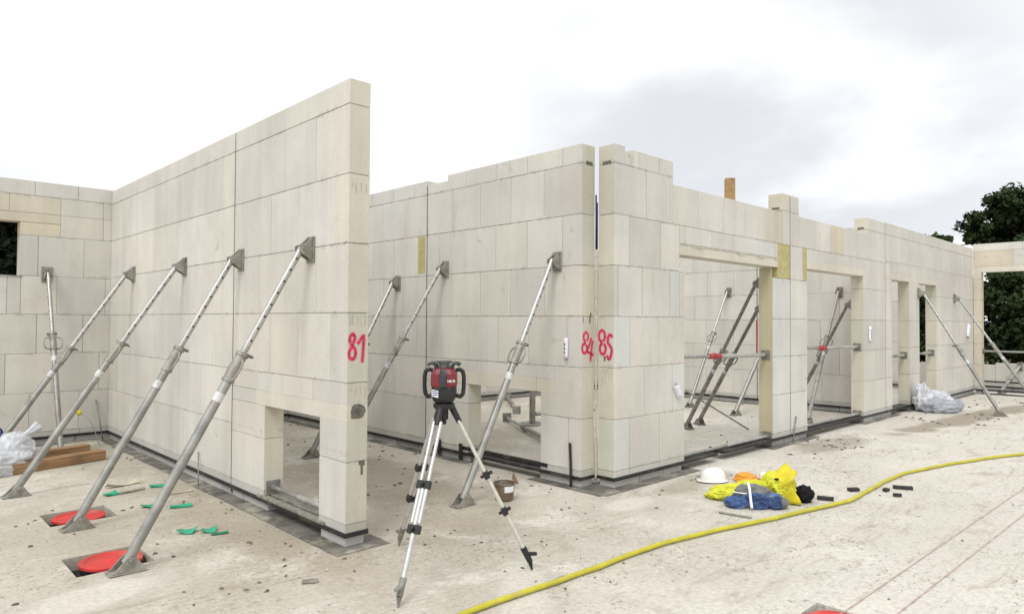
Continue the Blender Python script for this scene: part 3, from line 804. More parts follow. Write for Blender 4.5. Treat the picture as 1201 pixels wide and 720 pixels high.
def end_wall():
    W = Wall('x', XG, .2)
    t = thing('block_wall', 'end wall at the far right with a deep beam over one wide opening', 'wall', (XG+.1, 0, 0))
    c = []
    c += cells(3.30, 3.47, -9.0, 4.1165, (), None, 1.1)
    c += cells(2.93, 3.30, -9.0, 4.1165, (1.2, 2.4, 3.35), None, 1.0); c[-1][4] = (1., .92, .82)
    for k in range(6):
        z1 = min(Zc[k+1], 2.93 if k == 5 else 9)
        c += cells(Zc[k], z1, 3.955, 4.1165, (), (1., .95, .87))+cells(Zc[k], z1, -9., -3.2, (-7.8 if k % 2 else -7.3,), None, .6)
    c += cells(.104, Zc[0], 3.955, 4.1165, (), GREYB)+cells(.104, Zc[0], -9., -3.2, (), GREYB)
    build_cells(W, c, t)
    build_cells(W, cells(2.81, 2.93, -3.2, 3.955, (), (1.03, 1.03, 1.02)), t, 'lintel', MAT['lintel'], False)
    footing(W, [(3.955, 4.1), (-9., -3.2)], [(-9, 4.1)], t, [(-9, 4.1, -.1, .3)], .6)
    t2 = thing('block_wall', 'outer wall behind the narrow far doorways with a window over a low parapet', 'wall', (XG+.1, 7, 0))
    W2 = Wall('x', XG, .2)
    c = []
    for k in range(6):
        z0, z1 = Zc[k], Zc[k+1]
        if k == 0: c += cells(z0, z1, 4.33, 10.5, (), None, .6)
        else: c += cells(z0, z1, 5.62, 10.5, (6.3 if k % 2 else 6.0,), None, .6)
    c += cells(.104, Zc[0], 4.33, 10.5, (), GREYB, 1.2)+cells(Zc[1], 2.35, 4.33, 4.5)+cells(2.35, Zc[5], 4.33, 5.62, (5.0,))+cells(Zc[5], Zc[6], 4.33, 5.62, (5.,))
    c += cells(Zc[6], 3.34, 4.33, 10.5, (), None, .6)
    build_cells(W2, c, t2)
    footing(W2, [(4.33, 10.5)], [(4.33, 10.5)], t2, None, .6)
end_wall()

def low_wall():
    W = Wall('x', 20.2, .2)
    t = thing('block_wall', 'low one-course wall beyond the wide opening at the far right', 'wall', (20.3, -1, 0))
    c = cells(.104, Zc[0], -9, 4.6, (), GREYB, 1.2)+cells(Zc[0], .66, -9, 3.95, (), None, .62)+cells(Zc[0], .61, 3.95, 4.6)
    build_cells(W, c, t); footing(W, [(-9, 4.6)], [(-9, 4.6)], t, [(-9, 4.6, -.12, .3)], .6)
    bm = bmesh.new(); W.box(bm, -9, 4.6, .195, .225, -.012, -.001); obj('sealing_strip', bm, MAT['strip'], t)
low_wall()

# ================================================================== BRACES
def brace(label, foot, top, wall_n, collar=.60, r=.031, dark=False, wide=.22, group='steel push-pull braces', plate=True):
    """foot: ground point, top: point on the wall, wall_n: outward normal of that wall face (2D)"""
    foot = Vector((foot[0], foot[1], 0)); top = Vector(top)
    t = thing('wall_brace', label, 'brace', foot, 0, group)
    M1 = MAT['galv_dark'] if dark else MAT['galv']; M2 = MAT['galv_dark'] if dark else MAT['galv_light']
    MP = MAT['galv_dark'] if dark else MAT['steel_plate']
    hd = Vector((top.x-foot.x, top.y-foot.y, 0)).normalized(); sd = Vector((-hd.y, hd.x, 0)); Z = Vector((0, 0, 1))
    n = Vector((wall_n[0], wall_n[1], 0)); s = Vector((-n.y, n.x, 0))
    p0 = foot+Z*.075; p1 = top+n*.085
    e = (p1-p0).normalized(); L = (p1-p0).length; K = p0+e*L*collar
    bm = bmesh.new(); cyl(bm, p0-e*.02, K, r, seg=18); cyl(bm, K-e*.10, K-e*.02, r*1.08, seg=18)
    obj('lower_tube', bm, M1, t, smooth='auto')
    bm = bmesh.new(); cyl(bm, K, p1+e*.015, r*.76, seg=16)
    # row of dark discs for the shade in the pin holes, two sides
    q = .16; pu, pw = frame(e)
    while q < L*(1-collar)-.06:
        for sg in (1, -1):
            c0 = K+e*q+sd*sg*r*.70
            cyl(bm, c0, c0+sd*sg*r*.10, .0085, seg=8, mi=1)
        q += .10
    obj('upper_tube', bm, [M2, MAT['hole']], t, smooth='auto')
    bm = bmesh.new()
    cyl(bm, K-e*.15, K+e*.045, r*1.2, seg=16); cyl(bm, K+e*.035, K+e*.060, r*1.45, seg=16); cyl(bm, K-e*.165, K-e*.145, r*1.35, seg=16)
    co = obj('adjusting_collar', bm, MAT['galv_dark'] if dark else MAT['collar'], t, smooth='auto')
    for sg in (1, -1):
        w = sd*sg; bm = bmesh.new()
        tube(bm, catmull([K-e*.15+w*r*1.2, K-e*.145+w*(r+.040), K-e*.115+w*(r+.062), K-e*.05+w*(r+.068), K-e*.01+w*(r+.05), K+e*.005+w*r*1.2], 4), .0085, 8)
        obj('collar_handle', bm, MAT['galv_dark'] if dark else MAT['collar'], co, smooth=True)
    bm = bmesh.new(); hh = (hd-e*hd.dot(e)).normalized()
    ring = [K+e*.06+hh*(.03)+(sd*cos(a)*.05+hh*(sin(a)*.045)) for a in [2*pi*i/14 for i in range(14)]]
    tube(bm, ring, .007, 8, closed=True); obj('locking_ring', bm, MAT['galv_dark'], co, smooth=True)
    bm = bmesh.new(); q = p0+e*L*(collar-.135); cyl(bm, q, q+e*.065, r*1.035, seg=18, cap=False)
    obj('label_sticker', bm, MAT['old_label'], t, smooth=True)
    # foot: plate with a folded triangular shoe
    bm = bmesh.new(); a = .11; b = .06
    q = [foot+hd*(sx*a-.01)+sd*sy*b+Z*.004 for sx, sy in ((-1, -1), (1, -1), (1, 1), (-1, 1))]
    prism(bm, q, Z*.008)
    for sg in (1, -1):
        o = sd*sg*(r+.010)
        prism(bm, [foot-hd*.115+o+Z*.012, foot+hd*.095+o+Z*.012, foot+hd*.085+o+Z*.025, foot+hd*.035+o+Z*.098, foot-hd*.02+o+Z*.098, foot-hd*.085+o+Z*.03], sd*sg*.006)
    cyl(bm, foot-sd*(r+.03)+Z*.08, foot+sd*(r+.03)+Z*.08, .010, seg=10)
    bmesh.ops.recalc_face_normals(bm, faces=bm.faces[:])
    obj('foot_plate', bm, MP, t, bevel=.002, seg=1)
    # wall head: plate screwed to the wall with two triangular cheeks
    bm = bmesh.new(); c0 = top+n*.003
    prism(bm, [c0+s*(-.06)-Z*.10, c0+s*.06-Z*.10, c0+s*.06+Z*.10, c0-s*.06+Z*.10], n*.008)
    for sg in (1, -1):
        o = s*sg*(r*.76+.008)
        prism(bm, [c0+n*.0085+o+Z*.095, c0+n*.0085+o-Z*.085, c0+n*.075+o-Z*.045, c0+n*.115+o-Z*.02, c0+n*.115+o+Z*.02, c0+n*.07+o+Z*.04], s*sg*.006)
    cyl(bm, c0+n*.085-s*.045, c0+n*.085+s*.045, .010, seg=10)
    for dz in (.07, -.07): cyl(bm, c0+n*.008+Z*dz, c0+n*.02+Z*dz, .011, seg=6)
    bmesh.ops.recalc_face_normals(bm, faces=bm.faces[:])
    obj('wall_plate', bm, MAT['galv_dark'] if dark else MAT['collar'], t, bevel=.002, seg=1)
    return t
nA = (-1, 0); nC = (0, -1); nCb = (0, 1)
brace('nearest steel brace on wall 81, its foot beside the nearest red lid', (1.312, 4.886), (XA, 4.88, 2.15), nA, .60, .033)
brace('second steel brace on wall 81, standing beside the farther red lid', (1.297, 6.135), (XA, 6.19, 2.15), nA, .60, .033)
brace('third steel brace on wall 81, its foot in front of the plastic sack', (1.125, 7.618), (XA, 7.645, 2.165), nA, .60, .033)
brace('farthest steel brace on wall 81, running down behind the plastic sack', (1.12, 9.43), (XA, 9.46, 2.166), nA, .55, .033)
brace('steel brace on the back wall right of the window, foot behind the planks', (1.81, 9.47), (1.821, YD, 2.176), nC, .62, .03)
brace('steel brace on wall 84 farthest back, half hidden behind the end of wall 81', (3.95, 7.47), (XB, 7.463, 2.097), nA, .60, .031)
brace('steel brace on wall 84 beside its vertical joint, left of the tripod', (3.92, 6.86), (XB, 6.471, 2.225), nA, .60, .031)
brace('bright steel brace on wall 84 crossing the low hatch right of the tripod', (3.905, 4.654), (XB, 4.67, 2.212), nA, .60, .033)
G2 = 'braces inside the building behind the doorways'
brace('pale brace on the cross wall seen at the left of the first doorway', (11.55, 7.11), (XE, 7.119, 2.23), nA, .6, .031, group=G2)
brace('pale brace on the cross wall seen in the second doorway', (11.20, 4.72), (XE, 4.915, 2.173), nA, .6, .032, group=G2)
brace('longest dark brace propping wall 85 from behind, in the first doorway', (9.156, 5.682), (8.80, YC+.2, 2.14), nCb, .53, .031, True, group=G2)  # backlit underside: its shade is put into the darker steel colour
brace('shorter dark brace propping wall 85 from behind, right one in the first doorway', (9.69, 5.79), (8.86, YC+.2, 1.80), nCb, .60, .031, True, group=G2)  # backlit shade put into the steel colour here too
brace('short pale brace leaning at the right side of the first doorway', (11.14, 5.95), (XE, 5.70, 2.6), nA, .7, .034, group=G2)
brace('dark brace propping wall 85 from behind, in the second doorway', (12.55, 5.55), (12.02, YC+.2, 1.92), nCb, .58, .031, True, group=G2)  # darkened in colour like the other backlit braces
brace('steel brace on the outside of wall 85 beside the far narrow doorway', (14.58, 2.80), (14.80, YC, 2.194), nC, .52, .031, group='braces at the right end')
brace('steel brace nearest the right picture edge, fixed to wall 85 by its end corner', (17.25, 2.72), (17.298, YC, 2.164), nC, .52, .031, group='braces at the right end')
brace('pale brace on the low wall at the far right, foot just outside the wide opening', (19.35, 3.66), (20.2, 3.45, .60), nA, .6, .036, group='braces at the right end')
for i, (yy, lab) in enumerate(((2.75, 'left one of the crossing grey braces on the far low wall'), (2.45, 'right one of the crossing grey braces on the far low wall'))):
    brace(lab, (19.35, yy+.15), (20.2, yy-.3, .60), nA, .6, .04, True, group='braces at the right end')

# ------------------------------------------------------------------ spreaders in the openings
def spreader(label, p0, p1, red_t=None, r=.02, group='steel spreader bars across the openings', plate=.06):
    p0 = Vector(p0); p1 = Vector(p1); e = (p1-p0).normalized(); t = thing('spreader_bar', label, 'spreader bar', p0, 0, group)
    k = p0+(p1-p0)*(red_t if red_t else .5)
    bm = bmesh.new(); cyl(bm, k, p1-e*.012, r, seg=14); obj('outer_tube', bm, MAT['galv_light'], t, smooth='auto')
    bm = bmesh.new(); cyl(bm, p0+e*.012, k, r*.72, seg=14); obj('inner_tube', bm, MAT['galv'], t, smooth='auto')
    if red_t:
        bm = bmesh.new(); cyl(bm, k-e*.14, k+e*.12, r*1.15, seg=14); cyl(bm, k-e*.025, k+e*.025, r*1.4, seg=12)
        obj('red_coupling', bm, MAT['red_paint'], t, smooth='auto')
    for p, sg in ((p0, 1), (p1, -1)):
        bm = bmesh.new(); a, b = frame(e); c = p+e*sg*.004
        prism(bm, [c+a*plate+b*plate, c-a*plate+b*plate, c-a*plate-b*plate, c+a*plate-b*plate], e*sg*.008)
        cyl(bm, c+e*sg*.01, c+e*sg*.05, r*1.25, seg=12)
        bmesh.ops.recalc_face_normals(bm, faces=bm.faces[:])
        obj('end_plate', bm, MAT['galv_dark'], t)
spreader('waist-high spreader bar with red coupling in the first tall doorway', (6.58, 4.22, 1.225), (8.695, 4.22, 1.19), .39, .027)
spreader('waist-high spreader bar with red coupling in the second tall doorway', (9.75, 4.22, 1.245), (11.925, 4.22, 1.225), .35, .027)
spreader('waist-high spreader bar in the narrow doorway just right of the third pier', (13.30, 4.22, 1.02), (14.27, 4.22, 1.02), None, .03)
spreader('waist-high spreader bar in the farthest narrow doorway, above the heap of plastic', (14.86, 4.22, 1.02), (15.98, 4.22, 1.02), None, .03)
spreader('low spreader bar at floor level across the first tall doorway', (6.58, 4.20, .135), (8.694, 4.20, .13), None, .026)
spreader('low spreader bar at floor level across the second tall doorway', (9.75, 4.22, .13), (11.925, 4.22, .13), None, .026)
spreader('low spreader bar at floor level across the hatch of wall 81', (XA+.085, 5.67, .185), (XA+.085, 4.718, .185), None, .024)
spreader('guard rail pipe across the wide opening at the far right', (XG+.1, 3.955, .985), (XG+.1, -3.2, .985), None, .032)

# loose steel parts on the floor behind wall 84
def lying_prop(label, a, b, r=.04):
    a = Vector((*a, r+.03)); b = Vector((*b, r+.03)); e = (b-a).normalized(); k = a+(b-a)*.55
    t = thing('steel_prop', label, 'prop', (a.x, a.y, 0), 0, 'loose steel props lying behind wall 84')
    bm = bmesh.new(); cyl(bm, a, k, r, seg=14); obj('outer_tube', bm, MAT['galv'], t, smooth='auto')
    bm = bmesh.new(); cyl(bm, k, b, r*.75, seg=14); obj('inner_tube', bm, MAT['galv_light'], t, smooth='auto')
    bm = bmesh.new(); cyl(bm, k-e*.12, k+e*.04, r*1.4, seg=14); obj('adjusting_collar', bm, MAT['galv_dark'], t, smooth='auto')
    sd = Vector((-e.y, e.x, 0))
    for p, sg in ((a, -1), (b, 1)):
        bm = bmesh.new(); prism(bm, [p+sd*.07-Vector((0, 0, .06)), p-sd*.07-Vector((0, 0, .06)), p-sd*.07+Vector((0, 0, .08)), p+sd*.07+Vector((0, 0, .08))], e*sg*.012)
        bmesh.ops.recalc_face_normals(bm, faces=bm.faces[:])
        obj('end_plate', bm, MAT['galv_dark'], t)
lying_prop('steel prop lying on the floor behind wall 84, farther of the two in the hatch', (9.7, 10.2), (8.40, 8.60), .028)
lying_prop('steel prop lying on the floor behind wall 84, nearer of the two in the hatch', (6.6, 6.15), (7.62, 8.02), .034)
t = thing('steel_trestle', 'short upright steel trestle standing on the floor, seen through the hatch of wall 84', 'trestle', (7.75, 7.58, 0))
bm = bmesh.new(); box(bm, (7.715, 7.545, .02), (7.785, 7.615, .62)); obj('post', bm, MAT['galv_dark'], t, bevel=.006)
bm = bmesh.new(); box(bm, (7.55, 7.38, .004), (7.95, 7.78, .018)); obj('base_plate', bm, MAT['galv_dark'], t, bevel=.003)
bm = bmesh.new(); cyl(bm, (7.80, 7.55, .16), (8.9, 7.25, .16), .03, seg=12); obj('side_arm', bm, MAT['galv'], t, smooth='auto')
bm = bmesh.new(); box(bm, (7.66, 7.47, .62), (7.84, 7.69, .66)); obj('head_plate', bm, MAT['galv_dark'], t, bevel=.003)

# thin rods leaning about
def rod(label, a, b, r=.006, mat='galv_dark', cat='rod'):
    bm = bmesh.new(); tube(bm, [a, Vector(a).lerp(Vector(b), .5)+Vector((.004, .004, 0)), b], r, 8)
    tag(root_at(obj('steel_rod', bm, MAT[mat], smooth=True), a), label, cat)
rod('thin dark rod leaning against the foot of wall 81 between two braces', (XA-.085, 6.93, .008), (XA-.008, 7.16, .285))
rod('thin dark rod leaning in the far left corner where wall 81 meets the back wall', (2.46, 10.40, .008), (2.40, YD-.008, .53), .008)
rod('short dark rod leaning against the pier between the two tall doorways', (9.22, YC-.03, .01), (9.37, YC-.008, .335), .009)
rod('long dark rod slanting across the floor of the first doorway among the braces', (9.75, 5.0, .012), (9.45, 5.9, .55), .012)

# ================================================================== TRIPOD + LASER
def tripod():
    H = Vector((2.782, 3.520, 0)); feet = [Vector((2.253, 3.251, 0)), Vector((3.223, 3.148, 0)), Vector((2.864, 4.129, 0))]
    t = thing('tripod', 'aluminium surveying tripod standing in front of wall 84 carrying the red laser', 'tripod', H)
    zt = 1.045; Z = Vector((0, 0, 1))
    bm = bmesh.new(); lathe(bm, [(.0, .0), (.062, .0), (.07, .012), (.07, .032), (.055, .04), (0, .04)], H+Z*zt, 24)
    cyl(bm, H+Z*(zt-.07), H+Z*zt, .028, seg=14); cyl(bm, H+Z*(zt-.10), H+Z*(zt-.07), .016, seg=12)
    obj('tripod_head', bm, MAT['black_plastic'], t, smooth='auto')
    for i, f in enumerate(feet):
        hd = (f-H); hd.z = 0; hd.normalize(); sd = Vector((-hd.y, hd.x, 0))
        p0 = H+hd*.055+Z*(zt+.0); p1 = f+Z*.03; e = (p1-p0).normalized(); L = (p1-p0).length
        slim = (i == 1)
        bm = bmesh.new()
        w = .010 if slim else .024
        for sg in (1, -1): cyl(bm, p0+e*.085+sd*sg*w, p0+e*L*.62+sd*sg*w, .0115, seg=12)
        o = obj('leg', bm, MAT['cream_alu'] if i == 1 else MAT['alu'], t, smooth='auto')
        bm = bmesh.new(); cyl(bm, p0+e*L*.40, p1-e*.10, .0145 if slim else .0155, seg=14)
        obj('sliding_tube', bm, MAT['cream_alu'] if slim else MAT['alu'], o, smooth='auto')
        # hinge at the head, spread clamp and slide clamp
        bm = bmesh.new()
        cyl(bm, p0-e*.02, p0+e*.10, .022, .019, seg=14)
        obj('hinge', bm, MAT['black_plastic'], o, smooth='auto')
        for q, s_ in ((.40, 1.0), (.63, .9)):
            bm = bmesh.new(); c = p0+e*L*q; u = e.cross(sd)
            pts = [c+sd*a*s_+u*b for a, b in ((.044, .018), (-.044, .018), (-.044, -.018), (.044, -.018))] if not slim else [c+sd*a+u*b for a, b in ((.03, .018), (-.03, .018), (-.03, -.018), (.03, -.018))]
            prism(bm, pts, e*.05)
            cyl(bm, c+e*.025+u*.018, c+e*.025+u*.045, .012, seg=10); cyl(bm, c+e*.025-u*.018, c+e*.025-u*.04, .010, seg=10)
            bmesh.ops.recalc_face_normals(bm, faces=bm.faces[:])
            obj('clamp', bm, MAT['black_plastic'], o, bevel=.004)
        bm = bmesh.new(); cyl(bm, p1-e*.13, p1-e*.03, .021, .019, seg=12); cyl(bm, p1-e*.03, f-e*.0+Z*.0, .017, .005, seg=12)
        c = p1-e*.075; prism(bm, [c+hd*.0+sd*.02, c+hd*.065+sd*.012, c+hd*.065-sd*.012, c-sd*.02], Z*.016)
        bmesh.ops.recalc_face_normals(bm, faces=bm.faces[:])
        obj('spike_foot', bm, MAT['galv_dark'] if i != 1 else MAT['black_plastic'], o, smooth='auto')
    # laser: local frame, r = picture right, f = towards the camera
    Rv = Vector((.719, -.695, 0)); Fv = Vector((-.695, -.719, 0))
    l = thing('laser_level', 'red and black rotating laser level with two side grips mounted on the tripod', 'laser level', H+Z*(zt+.04))
    B = H+Z*(zt+.041)
    def q(a, b, z): return B+Rv*a+Fv*b+Z*z
    def octo(a, b, ch): return [(a, b-ch), (a-ch, b), (-a+ch, b), (-a, b-ch), (-a, -b+ch), (-a+ch, -b), (a-ch, -b), (a, -b+ch)]
    def loft(bm, secs):
        rings = [[bm.verts.new(q(x, y, z)) for x, y in octo(a, b, ch)] for a, b, ch, z in secs]
        for A, C in zip(rings, rings[1:]):
            for k in range(8): bm.faces.new((A[k], A[(k+1) % 8], C[(k+1) % 8], C[k]))
        bm.faces.new(rings[0][::-1]); bm.faces.new(rings[-1]); bmesh.ops.recalc_face_normals(bm, faces=bm.faces[:])
    bm = bmesh.new(); loft(bm, [(.055, .055, .02, 0), (.07, .065, .02, .02), (.078, .07, .02, .05), (.078, .07, .02, .10)])
    base = obj('base_housing', bm, MAT['black_plastic'], l, bevel=.006)
    bm = bmesh.new(); loft(bm, [(.080, .071, .022, .1003), (.083, .073, .022, .12), (.081, .071, .022, .185), (.066, .058, .02, .215), (.050, .045, .015, .224)])
    bo = obj('red_housing', bm, MAT['red_plastic'], l, bevel=.006)
    bm = bmesh.new(); prism(bm, [q(-.021, .0735, .10), q(.021, .0735, .10), q(.021, .0765, .118), q(.021, .0745, .185), q(.017, .0605, .218), q(-.017, .0605, .218), q(-.021, .0745, .185), q(-.021, .0765, .118)], Fv*.004)
    obj('front_strip', bm, MAT['dark_grey_plastic'], bo)
    bm = bmesh.new()
    prism(bm, [q(-.072, .0735, .045), q(-.030, .0735, .035), q(-.030, .0735, .080), q(-.072, .0735, .088)], Fv*.002)
    obj('label_sticker', bm, MAT['paper'], base)
    bm = bmesh.new()
    for k in range(3): prism(bm, [q(-.068, .0762, .052+k*.012), q(-.036+.01*(k % 2), .0762, .048+k*.012), q(-.036+.01*(k % 2), .0762, .053+k*.012), q(-.068, .0762, .057+k*.012)], Fv*.0008)
    obj('label_print', bm, MAT['ink'], base)
    # maker's word on the housing, white block letters
    cu = bpy.data.curves.new('txt', 'FONT'); cu.body = 'HILTI'; cu.size = .021; cu.align_x = 'CENTER'; cu.extrude = .0006; cu.offset = .0007
    to = bpy.data.objects.new('txt', cu); COL.objects.link(to); bpy.context.view_layer.update()
    me = bpy.data.meshes.new_from_object(to); bpy.data.objects.remove(to); 
    o = bpy.data.objects.new('white_lettering', me); COL.objects.link(o); me.materials.append(MAT['white_strap'])
    Mx = Matrix((Rv, Z, Fv)).transposed().to_4x4(); Mx.translation = q(.052, .0742, .134)
    me.transform(Mx); o.parent = bo  # bo's frame is the world frame
    for sg in (1, -1):
        bm = bmesh.new()
        pts = [(.076, .205), (.098, .212), (.120, .200), (.127, .165), (.127, .10), (.122, .055), (.105, .035), (.078, .045)]
        sm = []
        for i in range(len(pts)-1):
            for k in range(4): sm.append((pts[i][0]+(pts[i+1][0]-pts[i][0])*k/4, pts[i][1]+(pts[i+1][1]-pts[i][1])*k/4))
        sm.append(pts[-1]); tube(bm, [q(sg*a, 0, z) for a, z in sm], .0135, 10)
        obj('side_grip', bm, MAT['black_plastic'], l, smooth=True)
    bm = bmesh.new(); cyl(bm, q(0, 0, .2245), q(0, 0, .248), .036, .034, seg=18); cyl(bm, q(0, 0, .248), q(0, 0, .256), .042, seg=18)
    obj('rotating_head', bm, simple('smoky_green_glass', (.13, .15, .11), .15, 0, .3, 40, 0, .6), l, smooth='auto')
    bm = bmesh.new()
    for ax in ((1, .55), (-1, .55), (1, -.55), (-1, -.55)):
        tube(bm, [q(ax[0]*.048, ax[1]*.06, .205), q(ax[0]*.052, ax[1]*.07, .235), q(ax[0]*.066, ax[1]*.08, .252), q(ax[0]*.088, ax[1]*.08, .251), q(ax[0]*.104, ax[1]*.08, .240)], lambda k: .012-.003*k, 8)
    bmesh.ops.create_cone(bm, cap_ends=True, segments=20, radius1=.058, radius2=.050, depth=.010, matrix=Matrix.Translation(q(0, 0, .2615)))
    obj('head_guard', bm, MAT['dark_grey_plastic'], l, smooth='auto')
tripod()

# ================================================================== THINGS ON THE FLOOR
hz = .0165
hp = [(1.2, 2.72), (1.9, 2.86), (2.506, 2.895), (3.058, 2.872), (3.531, 2.86), (4.265, 2.825), (4.919, 2.72), (5.605, 2.561), (6.39, 2.40), (6.9, 2.385), (7.30, 2.40), (7.75, 2.42), (8.30, 2.37), (9.144, 2.181), (10.436, 1.754), (12.2, .9), (14, -.6)]
bm = bmesh.new(); hpts = catmull([(x, y, hz+.004) for x, y in hp], 14)
hpts = [p+Vector((.012*noise.noise(p*1.7), .022*noise.noise(p*1.3+Vector((5, 5, 0)))+.007*noise.noise(p*5), 0)) for p in hpts]
tube(bm, hpts, lambda k: hz*(1+.05*noise.noise(Vector((k*160, 0, 0)))), 14)
tag(root_at(obj('garden_hose', bm, MAT['yellow_hose'], smooth=True), (2.5, 2.895, 0)), 'yellow rubber hose winding across the floor in the foreground', 'hose')

names = ('red round drain lid in the square recess nearest the camera at the left', 'red round drain lid in the recess farther back at the left', 'red round drain lid just showing at the bottom edge of the picture')
for (a, b, c, d), lab, (cx, cy, r) in zip(holes, names, ((1.300, 5.225, .190), (1.385, 6.545, .190), (3.87, 1.47, .170))):
    t = thing('drain_lid', lab, 'drain lid', (cx, cy, -.09), 0, 'red drain lids in the floor')
    bm = bmesh.new(); lathe(bm, [(0, .002), (r*.25, .002), (r*.27, 0), (r*.80, 0), (r*.82, .004), (r*.97, .004), (r, .001), (r, -.016)], (cx, cy, -.006), 40)
    bmesh.ops.remove_doubles(bm, verts=bm.verts, dist=.0005); obj('lid', bm, MAT['red_lid'], t, smooth='auto')
    bm = bmesh.new(); cyl(bm, (cx, cy, -.0895), (cx, cy, -.016), r*.93, seg=36); obj('pipe', bm, MAT['black_plastic'], t, smooth='auto')

# timber planks
def plank(label, a, b, w, h, z0=.002):
    a = Vector((*a, 0)); b = Vector((*b, 0)); e = (b-a).normalized(); s = Vector((-e.y, e.x, 0)); L = (b-a).length
    bm = bmesh.new(); box(bm, (0, -w/2, 0), (L, w/2, h)); bmesh.ops.subdivide_edges(bm, edges=[x for x in bm.edges if abs(x.calc_length()-L) < .01], cuts=8)
    for v in bm.verts: v.co += Vector((0, noise.noise(v.co*2)*.004, noise.noise(v.co*2+Vector((9, 9, 9)))*.002))
    o = obj('timber_plank', bm, MAT['wood'], bevel=.004, seg=1); o.location = (a.x, a.y, z0+.002); o.rotation_euler = (0, 0, atan2(e.y, e.x))
    tag(o, label, 'plank', 'timber planks beside the plastic sack')
plank('front brown timber plank lying on the floor beside the plastic sack', (1.22, 8.74), (2.13, 9.00), .15, .105)
plank('rear brown timber plank, slightly shorter, behind the front one below the back-wall brace', (1.15, 8.94), (2.02, 9.18), .12, .16)

# plastic sack with a tied neck
t = thing('plastic_sack', 'tied white plastic sack of rubbish on the floor at the left picture edge', 'sack', (1.15, 8.95, 0), 0)
bm = bmesh.new(); blob(bm, (1.31, 8.93, .15), (.17, .20, .25), 3, .12, 1.2, 6, .3, .006, 0, .22)
blob(bm, (1.08, 8.80, .08), (.28, .20, .17), 5, .12, 1.2, 6, .3, .006, 0, .24)
obj('sack_body', bm, MAT['film'], t, smooth=True)
bm = bmesh.new(); rings = []
for i, (k, r) in enumerate(((0, .05), (.04, .028), (.08, .034), (.15, .06), (.19, .075))):
    c = Vector((1.36, 8.92, .36))+Vector((.75, -.05, .52))*k
    rings.append([bm.verts.new(c+Vector((-.45*sin(a), .8*cos(a)*.9, .6*sin(a)))*r*(1+.3*sin(5*a+i))) for a in [2*pi*j/20 for j in range(20)]])
for A, B in zip(rings, rings[1:]):
    for k in range(20): bm.faces.new((A[k], A[(k+1) % 20], B[(k+1) % 20], B[k]))
obj('tied_neck', bm, MAT['film'], t, smooth=True)
# blue canister behind it
t = thing('canister', 'blue plastic canister standing by the back wall at the left picture edge', 'canister', (1.16, 9.75, 0))
bm = bmesh.new(); box(bm, (1.02, 9.62, .004), (1.335, 9.86, .30)); obj('body', bm, MAT['blue_plastic'], t, bevel=.03, seg=3)
bm = bmesh.new(); cyl(bm, (1.08, 9.74, .30), (1.08, 9.74, .345), .03, seg=14); obj('cap', bm, MAT['black_plastic'], t, smooth='auto')
bm = bmesh.new(); tube(bm, [(1.15, 9.74, .295), (1.17, 9.74, .345), (1.27, 9.74, .345), (1.29, 9.74, .295)], .013, 8); obj('handle', bm, MAT['blue_plastic'], t, smooth=True)
# loose wire with yellow plug in the left corner
t = thing('loose_wire', 'thin pale wire with a yellow plug curling up near the back wall behind the planks', 'wire', (2.3, 9.9, 0))
bm = bmesh.new(); tube(bm, catmull([(2.33, 9.95, .008), (2.30, 9.93, .06), (2.22, 9.86, .28), (2.16, 9.85, .38), (2.09, 9.86, .44)], 6), .005, 6); obj('wire', bm, MAT['film_grey'], t, smooth=True)
bm = bmesh.new(); blob(bm, (2.07, 9.86, .45), (.03, .03, .035), 2, .1, 2, 3); obj('yellow_plug', bm, MAT['yellow_warm'], t, smooth=True)

# bucket
t = thing('bucket', 'small brown bucket with a torn paper scrap on the floor right of the tripod', 'bucket', (4.29, 4.545, 0))
bm = bmesh.new(); lathe(bm, [(.0, .004), (.075, .004), (.082, .012), (.094, .145), (.101, .147), (.101, .160), (.092, .160), (.080, .02), (0, .018)], (4.29, 4.545, 0), 28)
bmesh.ops.remove_doubles(bm, verts=bm.verts, dist=.0004); obj('bucket_body', bm, MAT['bucket'], t, smooth='auto')
bm = bmesh.new(); blob(bm, (4.29, 4.545, .12), (.082, .082, .045), 8, .3, 3, 3); obj('mortar_residue', bm, MAT['patch'], t, smooth=True)
bm = bmesh.new(); prism(bm, [(4.345, 4.47, .15), (4.385, 4.455, .145), (4.335, 4.475, .255), (4.325, 4.482, .20)], (.004, .006, 0)); obj('torn_flap', bm, MAT['bucket'], t)
bm = bmesh.new(); A, B = [], []
for k in range(7):
    a = radians(-132+k*10); A.append(bm.verts.new((4.29+.0925*cos(a), 4.545+.0925*sin(a), .085))); B.append(bm.verts.new((4.29+.0985*cos(a), 4.545+.0985*sin(a), .14)))
for k in range(6): bm.faces.new((A[k], A[k+1], B[k+1], B[k]))
obj('label_sticker', bm, MAT['paper'], t, smooth=True)

